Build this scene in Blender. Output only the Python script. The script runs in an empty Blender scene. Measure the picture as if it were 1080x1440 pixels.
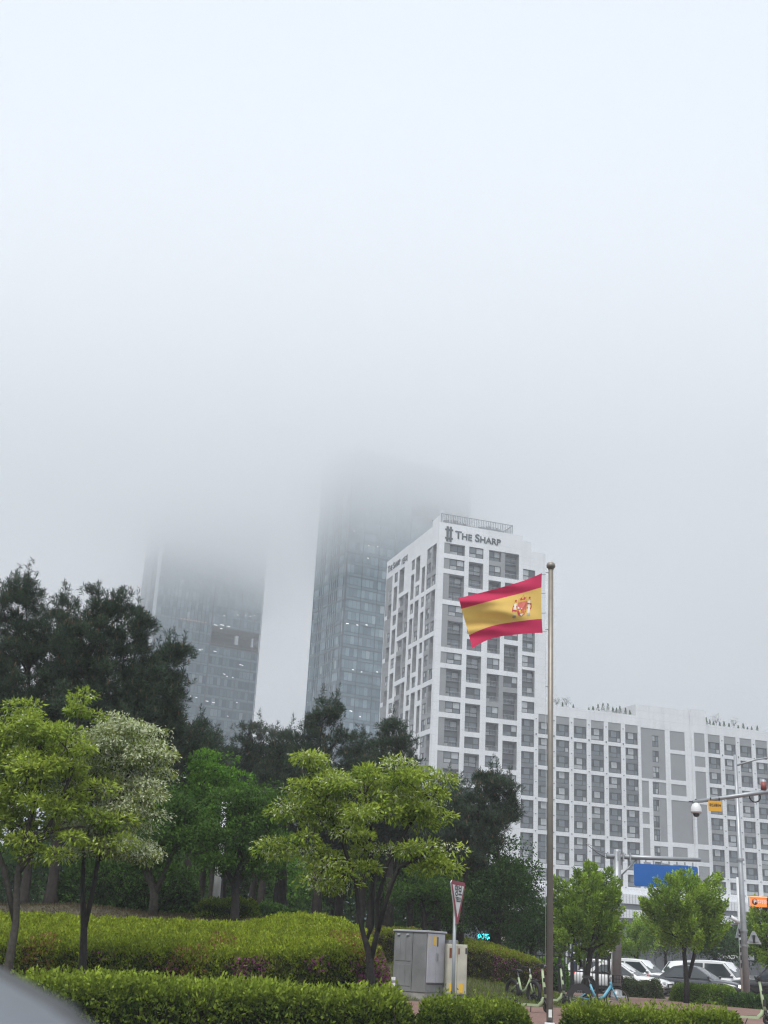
import bpy, math, random
import numpy as np
from mathutils import Vector, Matrix
sc = bpy.context.scene
col = sc.collection
R = math.radians
rnd = random.Random(7)
# ------------------------------------------------------------------ camera model (focal length in pixels of the 1080x1440 photograph)
FP, PITCH, ROLL, CZ = 1700.0, R(19.8), R(3.0), 1.5
CF = (0, math.cos(PITCH), math.sin(PITCH)); U0 = (0, -math.sin(PITCH), math.cos(PITCH))
CR = (math.cos(ROLL), U0[1]*math.sin(ROLL), U0[2]*math.sin(ROLL))
CU = (-math.sin(ROLL), U0[1]*math.cos(ROLL), U0[2]*math.cos(ROLL))
def ray(x, y):
    a = (x-540)/FP; b = (720-y)/FP
    return [CF[i]+a*CR[i]+b*CU[i] for i in range(3)]
def at(x, y, Y):
    d = ray(x, y); t = Y/d[1]
    return Vector((d[0]*t, Y, CZ+d[2]*t))
def on_plane(x, y, P, dr):
    d = ray(x, y); n = (-dr[1], dr[0])
    t = (P[0]*n[0]+P[1]*n[1])/(d[0]*n[0]+d[1]*n[1])
    return ((d[0]*t-P[0])*dr[0]+(d[1]*t-P[1])*dr[1], CZ+d[2]*t)
def ppm(Y): return FP/Y*0.97
def S(t):
    t = np.clip(t, 0, 1); return t*t*(3-2*t)
def terr(x, y):
    A = 1.25*(1-S((x-1.5)/8)) + .85*(1-S((x+3)/4))
    y0 = 26+13*S((x+1.5)/2.0)
    und = .05*np.sin(x*1.3+y*.7)+.04*np.sin(x*.6-y*1.1)
    ram = S((y-y0)/8.)*(1-S((y-75)/25))
    return A*ram + und*ram*(1-S((x-5)/3))
# ------------------------------------------------------------------ tags
def tag(o, label=None, cat=None, group=None, kind=None):
    if label: o['label'] = label
    if cat: o['category'] = cat
    if group: o['group'] = group
    if kind: o['kind'] = kind
    return o
def thing(name, label, cat, loc=(0,0,0), rz=0, group=None):
    o = bpy.data.objects.new(name, None); col.objects.link(o)
    o.location = loc; o.rotation_euler = (0,0,rz); o.empty_display_size = .2
    return tag(o, label, cat, group)
def link(name, me, parent=None, loc=(0,0,0), rot=(0,0,0), scale=None):
    o = bpy.data.objects.new(name, me); col.objects.link(o)
    o.location = loc; o.rotation_euler = rot
    if scale: o.scale = scale
    if parent: o.parent = parent
    return o
def copy_tree(o, label=None, parent=None):
    c = o.copy(); col.objects.link(c)
    if parent: c.parent = parent
    if label: c['label'] = label
    for ch in [k for k in bpy.data.objects if k.parent == o]:
        copy_tree(ch, None, c)
    return c
# ------------------------------------------------------------------ materials
def mat(name, c, rough=.6, metal=0., spec=.5, var=0., vscale=3., bump=0., bscale=20., emit=None, estr=0., coat=0., trans=0., alpha=1.):
    m = bpy.data.materials.new(name); m.use_nodes = True
    nt = m.node_tree; b = nt.nodes['Principled BSDF']
    b.inputs['Base Color'].default_value = (*c, 1); b.inputs['Roughness'].default_value = rough
    b.inputs['Metallic'].default_value = metal; b.inputs['Specular IOR Level'].default_value = spec
    b.inputs['Coat Weight'].default_value = coat
    if trans: b.inputs['Transmission Weight'].default_value = trans
    if emit:
        b.inputs['Emission Color'].default_value = (*emit, 1); b.inputs['Emission Strength'].default_value = estr
    if var or bump:
        tc = nt.nodes.new('ShaderNodeTexCoord')
    if var:
        n = nt.nodes.new('ShaderNodeTexNoise'); n.inputs['Scale'].default_value = vscale; n.inputs['Detail'].default_value = 5
        nt.links.new(tc.outputs['Object'], n.inputs['Vector'])
        r = nt.nodes.new('ShaderNodeMapRange'); r.inputs['From Min'].default_value = .3; r.inputs['From Max'].default_value = .7
        r.inputs['To Min'].default_value = 1-var; r.inputs['To Max'].default_value = 1+var*.6
        nt.links.new(n.outputs['Fac'], r.inputs['Value'])
        x = nt.nodes.new('ShaderNodeVectorMath'); x.operation = 'SCALE'; x.inputs[0].default_value = c
        nt.links.new(r.outputs[0], x.inputs['Scale']); nt.links.new(x.outputs[0], b.inputs['Base Color'])
    if bump:
        n = nt.nodes.new('ShaderNodeTexNoise'); n.inputs['Scale'].default_value = bscale; n.inputs['Detail'].default_value = 6
        nt.links.new(tc.outputs['Object'], n.inputs['Vector'])
        bp = nt.nodes.new('ShaderNodeBump'); bp.inputs['Strength'].default_value = bump; bp.inputs['Distance'].default_value = .03
        nt.links.new(n.outputs['Fac'], bp.inputs['Height']); nt.links.new(bp.outputs[0], b.inputs['Normal'])
    return m
def leaf_mat(name, old, new, trans=.3, rough=.62, spec=.12, jitter=.38):
    m = bpy.data.materials.new(name); m.use_nodes = True; nt = m.node_tree; N = nt.nodes; Lk = nt.links.new
    b = N['Principled BSDF']; out = N['Material Output']
    a = N.new('ShaderNodeAttribute'); a.attribute_name = 'tint'
    mx = N.new('ShaderNodeMix'); mx.data_type = 'RGBA'
    mx.inputs['A'].default_value = (*old, 1); mx.inputs['B'].default_value = (*new, 1)
    Lk(a.outputs['Fac'], mx.inputs['Factor'])
    g = N.new('ShaderNodeNewGeometry'); r = N.new('ShaderNodeMapRange')
    r.inputs['To Min'].default_value = 1-jitter; r.inputs['To Max'].default_value = 1+jitter
    Lk(g.outputs['Random Per Island'], r.inputs['Value'])
    v = N.new('ShaderNodeVectorMath'); v.operation = 'SCALE'
    Lk(mx.outputs['Result'], v.inputs[0]); Lk(r.outputs[0], v.inputs['Scale'])
    Lk(v.outputs[0], b.inputs['Base Color'])
    b.inputs['Roughness'].default_value = rough; b.inputs['Specular IOR Level'].default_value = spec
    t = N.new('ShaderNodeBsdfTranslucent'); Lk(v.outputs[0], t.inputs['Color'])
    ms = N.new('ShaderNodeMixShader'); ms.inputs[0].default_value = trans
    Lk(b.outputs[0], ms.inputs[1]); Lk(t.outputs[0], ms.inputs[2]); Lk(ms.outputs[0], out.inputs['Surface'])
    return m
M = {}
M['white_wall'] = mat('white_wall', (.68,.695,.715), .7, var=.07, vscale=.25)
def clad(m, rows=1.665, cols=.0):
    # joints between the cladding panels, and rain streaks running down the wall
    nt=m.node_tree; N=nt.nodes; Lk=nt.links.new; b=N['Principled BSDF']; src=b.inputs['Base Color'].links[0].from_socket
    tc=N.new('ShaderNodeTexCoord'); sx=N.new('ShaderNodeSeparateXYZ'); Lk(tc.outputs['Object'],sx.inputs[0])
    def math_(op,a,v=None,w=None):
        n=N.new('ShaderNodeMath'); n.operation=op
        for i,q in enumerate((a,v,w)):
            if q is None: continue
            if isinstance(q,(int,float)): n.inputs[i].default_value=q
            else: Lk(q,n.inputs[i])
        return n.outputs[0]
    j=math_('LESS_THAN',math_('FRACT',math_('DIVIDE',sx.outputs['Z'],rows)),.035)
    h=math_('ADD',math_('MULTIPLY',sx.outputs['X'],.9455),math_('MULTIPLY',sx.outputs['Y'],.3256)); h2=math_('SUBTRACT',math_('MULTIPLY',sx.outputs['Y'],.9455),math_('MULTIPLY',sx.outputs['X'],.3256))
    v=math_('LESS_THAN',math_('FRACT',math_('DIVIDE',math_('ADD',h,math_('MULTIPLY',h2,1.)),2.03)),.03)
    mp=N.new('ShaderNodeMapping'); mp.inputs['Scale'].default_value=(1.6,1.6,.07); Lk(tc.outputs['Object'],mp.inputs['Vector'])
    nz=N.new('ShaderNodeTexNoise'); nz.inputs['Scale'].default_value=1.; nz.inputs['Detail'].default_value=6; Lk(mp.outputs[0],nz.inputs['Vector'])
    st=N.new('ShaderNodeMapRange'); st.inputs['From Min'].default_value=.48; st.inputs['From Max'].default_value=.75; st.inputs['To Min'].default_value=1.; st.inputs['To Max'].default_value=.91; Lk(nz.outputs['Fac'],st.inputs['Value'])
    f=math_('MULTIPLY',st.outputs[0],math_('SUBTRACT',1.,math_('MULTIPLY',math_('MAXIMUM',j,math_('MULTIPLY',v,.25)),.18)))
    x=N.new('ShaderNodeVectorMath'); x.operation='SCALE'; Lk(src,x.inputs[0]); Lk(f,x.inputs['Scale']); Lk(x.outputs[0],b.inputs['Base Color'])
clad(M['white_wall'])
M['grey_panel'] = mat('grey_panel', (.24,.25,.262), .7, var=.08, vscale=.4)
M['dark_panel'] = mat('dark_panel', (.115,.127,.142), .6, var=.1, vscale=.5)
M['frame'] = mat('window_frame', (.03,.035,.042), .5)
M['glass_dark'] = mat('glass_dark', (.048,.058,.068), .12, spec=.45, var=.4, vscale=.6)
M['glass_mid'] = mat('glass_mid', (.15,.175,.19), .16, spec=.45, var=.35, vscale=.5)
M['glass_pale'] = mat('glass_curtain', (.40,.425,.44), .25, spec=.4, var=.25, vscale=.8)
M['rail'] = mat('rail', (.28,.30,.32), .45, metal=.3)
M['sign_dark'] = mat('sign_letters', (.06,.075,.085), .5)
M['bark_dark'] = mat('bark_dark', (.022,.019,.017), .9, var=.5, vscale=9, bump=.7, bscale=30)
M['bark_pale'] = mat('bark_pale', (.06,.054,.045), .9, var=.45, vscale=12, bump=.6, bscale=40)
M['bark_pine'] = mat('bark_pine', (.028,.022,.019), .95, var=.5, vscale=8, bump=.9, bscale=18)
M['twig'] = mat('twig', (.05,.045,.028), .95, var=.5, vscale=14)
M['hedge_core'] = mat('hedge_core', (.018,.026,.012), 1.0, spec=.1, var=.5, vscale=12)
M['metal_grey'] = mat('galvanised_steel', (.36,.38,.40), .45, metal=.5, var=.12, vscale=4)
M['metal_pale'] = mat('pale_paint_steel', (.62,.64,.65), .45, var=.08, vscale=4)
M['steel'] = mat('brushed_steel', (.27,.245,.215), .5, metal=.6, var=.1, vscale=6)
M['black'] = mat('black_paint', (.018,.019,.021), .45, var=.2, vscale=6)
M['rubber'] = mat('rubber', (.02,.02,.022), .8)
M['plastic'] = mat('black_plastic', (.025,.026,.028), .5)
M['concrete'] = mat('concrete', (.33,.325,.31), .9, var=.25, vscale=4, bump=.4, bscale=30)
M['white_paint'] = mat('white_paint', (.78,.79,.80), .4)
M['car_white'] = mat('car_white', (.72,.73,.74), .25, coat=.6, spec=.5)
M['car_grey'] = mat('car_grey', (.045,.05,.058), .25, metal=.4, coat=.8)
M['car_black'] = mat('car_black', (.015,.016,.018), .2, coat=.8)
M['car_silver'] = mat('car_silver', (.17,.185,.21), .5, coat=.05)
M['car_glass'] = mat('car_glass', (.035,.045,.05), .05, spec=.9)
M['rim'] = mat('alloy_rim', (.4,.41,.42), .3, metal=.8)
M['lamp_lens'] = mat('headlamp_lens', (.6,.62,.64), .12, spec=.8)
M['lamp_lit'] = mat('headlamp_lit', (.8,.8,.75), .2, emit=(1,.95,.8), estr=2.2)
M['lamp_red'] = mat('tail_lamp', (.35,.01,.015), .2, emit=(1,.04,.04), estr=.5)
M['mint'] = mat('mint_paint', (.38,.47,.28), .4, var=.06)
M['sky_blue'] = mat('light_blue_paint', (.13,.40,.54), .4, var=.06)
M['sign_blue'] = mat('sign_blue', (.010,.115,.42), .45, var=.08, vscale=2)
M['sign_white'] = mat('sign_white', (.74,.74,.72), .5)
M['sign_red'] = mat('sign_red', (.27,.018,.045), .5)
M['sign_yellow'] = mat('sign_yellow', (.70,.36,.03), .5)
M['cab_grey'] = mat('cabinet_grey', (.215,.225,.23), .55, var=.26, vscale=1.7)
M['cab_pale'] = mat('cabinet_pale', (.42,.435,.475), .5, var=.15, vscale=2)
M['cab_cream'] = mat('cabinet_cream', (.46,.455,.385), .55, var=.22, vscale=2.2)
M['stick_yellow'] = mat('sticker_yellow', (.75,.48,.04), .5)
M['stick_brown'] = mat('sticker_brown', (.16,.05,.02), .5)
M['orange_box'] = mat('orange_sign', (.72,.20,.03), .4, emit=(1,.26,.04), estr=.45)
M['orange_pale'] = mat('orange_sign_top', (.80,.55,.35), .4, emit=(1,.6,.3), estr=.25)
M['cyan_lit'] = mat('cyan_screen', (.05,.55,.6), .3, emit=(.06,.95,1), estr=.9)
M['led_red'] = mat('led_red', (.5,.05,.02), .3, emit=(1,.12,.04), estr=1.2)
M['dome_white'] = mat('dome_white', (.70,.71,.72), .35)
M['cloth_red'] = mat('flag_red', (.55,.03,.09), .7)
# ------------------------------------------------------------------ mesh builder
class MB:
    def __init__(s): s.v=[]; s.f=[]; s.m=[]; s.mats=[]; s.sm=[]
    def mi(s, m):
        if m not in s.mats: s.mats.append(m)
        return s.mats.index(m)
    def face(s, pts, m, smooth=False):
        b=len(s.v); s.v += [tuple(p) for p in pts]; s.f.append(tuple(range(b,b+len(pts)))); s.m.append(s.mi(m)); s.sm.append(smooth)
    def box(s, c, d, m, mx=None):
        x,y,z=d[0]/2,d[1]/2,d[2]/2
        P=[Vector((i*x,j*y,k*z)) for i in(-1,1) for j in(-1,1) for k in(-1,1)]
        if mx is not None: P=[mx@p for p in P]
        P=[p+Vector(c) for p in P]; b=len(s.v); s.v+= [tuple(p) for p in P]
        for q in ((0,1,3,2),(4,6,7,5),(0,4,5,1),(2,3,7,6),(0,2,6,4),(1,5,7,3)):
            s.f.append(tuple(b+i for i in q)); s.m.append(s.mi(m)); s.sm.append(False)
    def span(s, a, b, m):   # box from min corner to max corner
        s.box([(a[i]+b[i])/2 for i in range(3)], [abs(b[i]-a[i]) for i in range(3)], m)
    def tube(s, pts, rad, m, n=8, caps=True, smooth=True):
        pts=[Vector(p) for p in pts]
        if not hasattr(rad,'__len__'): rad=[rad]*len(pts)
        b=len(s.v); prev=None; mi=s.mi(m)
        for i,p in enumerate(pts):
            t=(pts[min(i+1,len(pts)-1)]-pts[max(i-1,0)])
            if t.length<1e-9: t=Vector((0,0,1))
            t.normalize()
            a=prev if prev is not None else (Vector((1,0,0)) if abs(t.x)<.8 else Vector((0,1,0)))
            u=(a-t*a.dot(t))
            if u.length<1e-6: u=t.orthogonal()
            u.normalize(); w=t.cross(u); prev=u
            for k in range(n):
                th=2*math.pi*k/n; s.v.append(tuple(p+(u*math.cos(th)+w*math.sin(th))*rad[i]))
        for i in range(len(pts)-1):
            for k in range(n):
                k2=(k+1)%n
                s.f.append((b+i*n+k,b+i*n+k2,b+(i+1)*n+k2,b+(i+1)*n+k)); s.m.append(mi); s.sm.append(smooth)
        if caps:
            s.f.append(tuple(b+k for k in reversed(range(n)))); s.m.append(mi); s.sm.append(False)
            s.f.append(tuple(b+(len(pts)-1)*n+k for k in range(n))); s.m.append(mi); s.sm.append(False)
    def lathe(s, prof, c, m, n=16, axis='z', smooth=True):   # prof: [(r,h)]
        b=len(s.v); mi=s.mi(m)
        for r,h in prof:
            for k in range(n):
                th=2*math.pi*k/n; a,d=r*math.cos(th),r*math.sin(th)
                p={'z':(a,d,h),'y':(a,h,d),'x':(h,a,d)}[axis]
                s.v.append((c[0]+p[0],c[1]+p[1],c[2]+p[2]))
        for i in range(len(prof)-1):
            for k in range(n):
                k2=(k+1)%n; s.f.append((b+i*n+k,b+i*n+k2,b+(i+1)*n+k2,b+(i+1)*n+k)); s.m.append(mi); s.sm.append(smooth)
    def prism(s, poly, y0, y1, m, mside=None):   # polygon in x,z extruded along y
        n=len(poly); mside=mside or m
        s.face([(p[0],y0,p[1]) for p in poly], m); s.face([(p[0],y1,p[1]) for p in reversed(poly)], m)
        for i in range(n):
            a,b=poly[i],poly[(i+1)%n]; s.face([(a[0],y0,a[1]),(a[0],y1,a[1]),(b[0],y1,b[1]),(b[0],y0,b[1])], mside)
    def mesh(s, name):
        me=bpy.data.meshes.new(name); me.from_pydata(s.v,[],s.f)
        for m in s.mats: me.materials.append(m)
        me.polygons.foreach_set('material_index', s.m); me.polygons.foreach_set('use_smooth', s.sm)
        me.update(); return me
    def build(s, name, parent=None, loc=(0,0,0), rot=(0,0,0), bevel=0):
        o=link(name, s.mesh(name), parent, loc, rot)
        if bevel:
            bv=o.modifiers.new('edge','BEVEL'); bv.width=bevel; bv.segments=2; bv.limit_method='ANGLE'
        return o
def fix_normals(me):
    import bmesh
    bm=bmesh.new(); bm.from_mesh(me); bmesh.ops.recalc_face_normals(bm, faces=bm.faces); bm.to_mesh(me); bm.free()
def quads(name, V, mats, mi=None, tint=None):   # V: (n,4,3)
    n=len(V); me=bpy.data.meshes.new(name)
    me.vertices.add(4*n); me.vertices.foreach_set('co', np.ascontiguousarray(V, dtype=np.float32).ravel())
    me.loops.add(4*n); me.loops.foreach_set('vertex_index', np.arange(4*n, dtype=np.int32))
    me.polygons.add(n); me.polygons.foreach_set('loop_start', np.arange(0,4*n,4, dtype=np.int32))
    me.polygons.foreach_set('loop_total', np.full(n,4,dtype=np.int32))
    for m in mats: me.materials.append(m)
    if mi is not None: me.polygons.foreach_set('material_index', np.asarray(mi,dtype=np.int32))
    if tint is not None:
        a=me.attributes.new('tint','FLOAT','POINT'); a.data.foreach_set('value', np.repeat(np.asarray(tint,dtype=np.float32),4))
    me.update(calc_edges=True); return me
def unit(v): return v/np.maximum(np.linalg.norm(v,axis=-1,keepdims=True),1e-9)
def leaf_quads(P, D, L, W, rng):
    n=len(P); D=unit(D); Rn=unit(rng.normal(size=(n,3))); Sd=unit(np.cross(D,Rn))
    L=np.broadcast_to(L,(n,))[:,None]; W=np.broadcast_to(W,(n,))[:,None]
    nrm=np.cross(Sd,D)
    V=np.empty((n,4,3)); mid=P+D*L*.5+nrm*L*.08
    V[:,0]=P; V[:,1]=mid+Sd*W*.5; V[:,2]=P+D*L-nrm*L*.06; V[:,3]=mid-Sd*W*.5
    return V
def text(body, size, m, parent, loc, rot, align='CENTER', extrude=.01, offset=0., name='lettering', smallcaps=False, sx=1.):
    cu=bpy.data.curves.new(name,'FONT'); cu.body=body; cu.size=size; cu.align_x=align; cu.align_y='CENTER'; cu.extrude=extrude; cu.offset=offset
    if smallcaps:
        cu.small_caps_scale=.8
        for i,ch in enumerate(body):
            if ch.islower(): cu.body_format[i].use_small_caps=True
    cu.materials.append(m)
    tmp=bpy.data.objects.new('tmp',cu); col.objects.link(tmp); bpy.context.view_layer.update()
    me=bpy.data.meshes.new_from_object(tmp.evaluated_get(bpy.context.evaluated_depsgraph_get())); bpy.data.objects.remove(tmp); me.name=name
    if not me.materials: me.materials.append(m)
    return link(name, me, parent, loc, rot, (sx,1,1))
# ------------------------------------------------------------------ light and air levels
SUN=1.9; EXPO=.42; SKY0,SKY1=7.15,8.05; SKYC=(.905,.98,1.075)
HAZE_D=.0007; CLOUD=[(112,.006),(124,.012),(139,.012)]; CLOUD_B=9.; CLT=180; CLX=420; CLY0=190; CLY1=900; VB=9; CLG=.6
# ================================================================== APARTMENT BUILDINGS
TH=R(19); DR=(math.cos(TH),math.sin(TH)); DL=(-math.sin(TH),math.cos(TH))
CORN=at(612,900,240); CORN=Vector((CORN.x,CORN.y,0))
def facade(mb, x0, x1, z0, z1, cells, side, wall, mx, reveal=None):
    """heightfield wall: cells = (xa,xb,za,zb,depth,material); one face per grid cell and a reveal where depths differ"""
    r=lambda v: round(v,3)
    xs=sorted({r(x0),r(x1)}|{r(min(max(c[i],x0),x1)) for c in cells for i in (0,1)})
    zs=sorted({r(z0),r(z1)}|{r(min(max(c[i],z0),z1)) for c in cells for i in (2,3)})
    nx,nz=len(xs)-1,len(zs)-1
    D=[[0.]*nz for _ in range(nx)]; Mt=[[wall]*nz for _ in range(nx)]
    for c in cells:
        for i in range(nx):
            xm=(xs[i]+xs[i+1])/2
            if not c[0]<xm<c[1]: continue
            for j in range(nz):
                zm=(zs[j]+zs[j+1])/2
                if c[2]<zm<c[3]: D[i][j]=c[4]; Mt[i][j]=c[5]
    P=lambda x,y,z: mx@Vector((x,y,z))
    for i in range(nx):
        for j in range(nz):
            d=D[i][j]; mb.face([P(xs[i],d,zs[j]),P(xs[i+1],d,zs[j]),P(xs[i+1],d,zs[j+1]),P(xs[i],d,zs[j+1])],Mt[i][j])
            if i+1<nx and abs(D[i+1][j]-d)>1e-4:
                e=D[i+1][j]; mb.face([P(xs[i+1],d,zs[j]),P(xs[i+1],e,zs[j]),P(xs[i+1],e,zs[j+1]),P(xs[i+1],d,zs[j+1])],(reveal if max(e,d)>.6 else side))
            if j+1<nz and abs(D[i][j+1]-d)>1e-4:
                e=D[i][j+1]; mb.face([P(xs[i],d,zs[j+1]),P(xs[i+1],d,zs[j+1]),P(xs[i+1],e,zs[j+1]),P(xs[i],e,zs[j+1])],side)
def window_geo(mb, w, h, style, seed, mx=None):
    """frame bars + panes; local x centred, z up from sill, front at y=0 facing -y"""
    rr=random.Random(seed); I=Matrix.Identity(4) if mx is None else mx
    def bar(xa,xb,za,zb,y0=-.05,y1=.04):
        mb.box(I@Vector(((xa+xb)/2,(y0+y1)/2,(za+zb)/2)),(xb-xa,y1-y0,zb-za),M['frame'],I.to_3x3())
    def pane(xa,xb,za,zb,m):
        t=rr.uniform(-.012,.012); mb.face([I@Vector(p) for p in ((xa,.0+t,za),(xb,0-t,za),(xb,0-t*.5,zb),(xa,0+t,zb))],m)
    b=.13; g=[M['glass_dark'],M['glass_mid'],M['glass_pale'],M['glass_mid']]
    zc=h*(.40 if style!='C' else .5)
    bar(-w/2,w/2,0,b); bar(-w/2,w/2,h-b,h); bar(-w/2,-w/2+b,b,h-b); bar(w/2-b,w/2,b,h-b); bar(-w/2+b,w/2-b,zc-.08,zc+.08)
    def row(za,zb,fr,ms):
        x=-w/2+b; W=w-2*b
        for i,f in enumerate(fr):
            xe=x+W*f; pane(x,xe,za,zb,ms[i])
            if i<len(fr)-1: bar(xe-.06,xe+.06,za,zb)
            x=xe
    if style=='B':
        row(zc+.05,h-b,(.2,.52,.28),[g[0],rr.choice(g[1:3]),g[0]]); row(b,zc-.05,(.72,.28),[rr.choice(g[1:]),rr.choice(g)])
    else:
        s=rr.choice((.5,.5,.62,.4)); row(zc+.05,h-b,(s,1-s),[rr.choice(g),rr.choice(g)]); row(b,zc-.05,(s,1-s),[rr.choice(g[1:]),rr.choice(g)])
WCACHE={}
def window_mesh(w,h,style,var):
    k=(round(w,1),round(h,1),style,var)
    if k not in WCACHE:
        mb=MB(); window_geo(mb,k[0],k[1],style,hash(k)%9999+var); WCACHE[k]=mb.mesh('window')
    return WCACHE[k]
def place_windows(parent, wins, most=100):
    """wins: (x_centre, z_sill, depth, w, h, style, face matrix, rotation); the first `most` become parts of their own"""
    for i,(x,z,d,w,h,st,mx,rz) in enumerate(wins[:most]):
        p=mx@Vector((x,d-.045,z))
        link('window', window_mesh(w,h,st,(i*7)%5), parent, p, (0,0,rz))
    rest=wins[most:]
    if rest:
        mb=MB()
        for i,(x,z,d,w,h,st,mx,rz) in enumerate(rest):
            window_geo(mb,w,h,st,i,mx@Matrix.Translation((x,d-.045,z)))
        o=mb.build('window',parent); o['kind']='stuff'
def railing(mb, mx, xa, xb, z, h=1.05, y=.08):
    I=mx.to_3x3()
    mb.box(mx@Vector(((xa+xb)/2,y,z+h)),(xb-xa,.06,.06),M['rail'],I); mb.box(mx@Vector(((xa+xb)/2,y,z+.12)),(xb-xa,.05,.05),M['rail'],I)
    n=max(3,int((xb-xa)/.32))
    for k in range(n+1):
        mb.box(mx@Vector((xa+.03+(xb-xa-.06)*k/n,y,z+h/2)),(.035,.035,h),M['rail'],I)
FL=3.33; ZT=82.0
top=lambda n: ZT-FL*n
W_,G_,D_=M['white_wall'],M['grey_panel'],M['dark_panel']
def cell1(cells,wins,n,xa,xb,mx,rz,style='A',depth=.28,zt=None,zb=None):
    zt=zt or top(n); zb=zb or zt-2.3
    cells.append((xa,xb,zb,zt,depth,D_)); wins.append(((xa+xb)/2,zb+.02,depth,xb-xa-.04,zt-zb-.04,style,mx,rz))
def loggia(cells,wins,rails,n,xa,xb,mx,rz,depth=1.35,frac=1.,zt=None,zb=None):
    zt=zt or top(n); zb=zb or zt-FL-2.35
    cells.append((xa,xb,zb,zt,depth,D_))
    w=(xb-xa)*.94
    for z in (zt-.35-2.1, zb+.1):
        wins.append(((xa+xb)/2,z,depth,w,2.1,'A',mx,rz))
    rails.append((xa,xb,zb,mx)); rails.append((xa+.1,xb-.1,zt-.35-2.15,mx))
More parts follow.
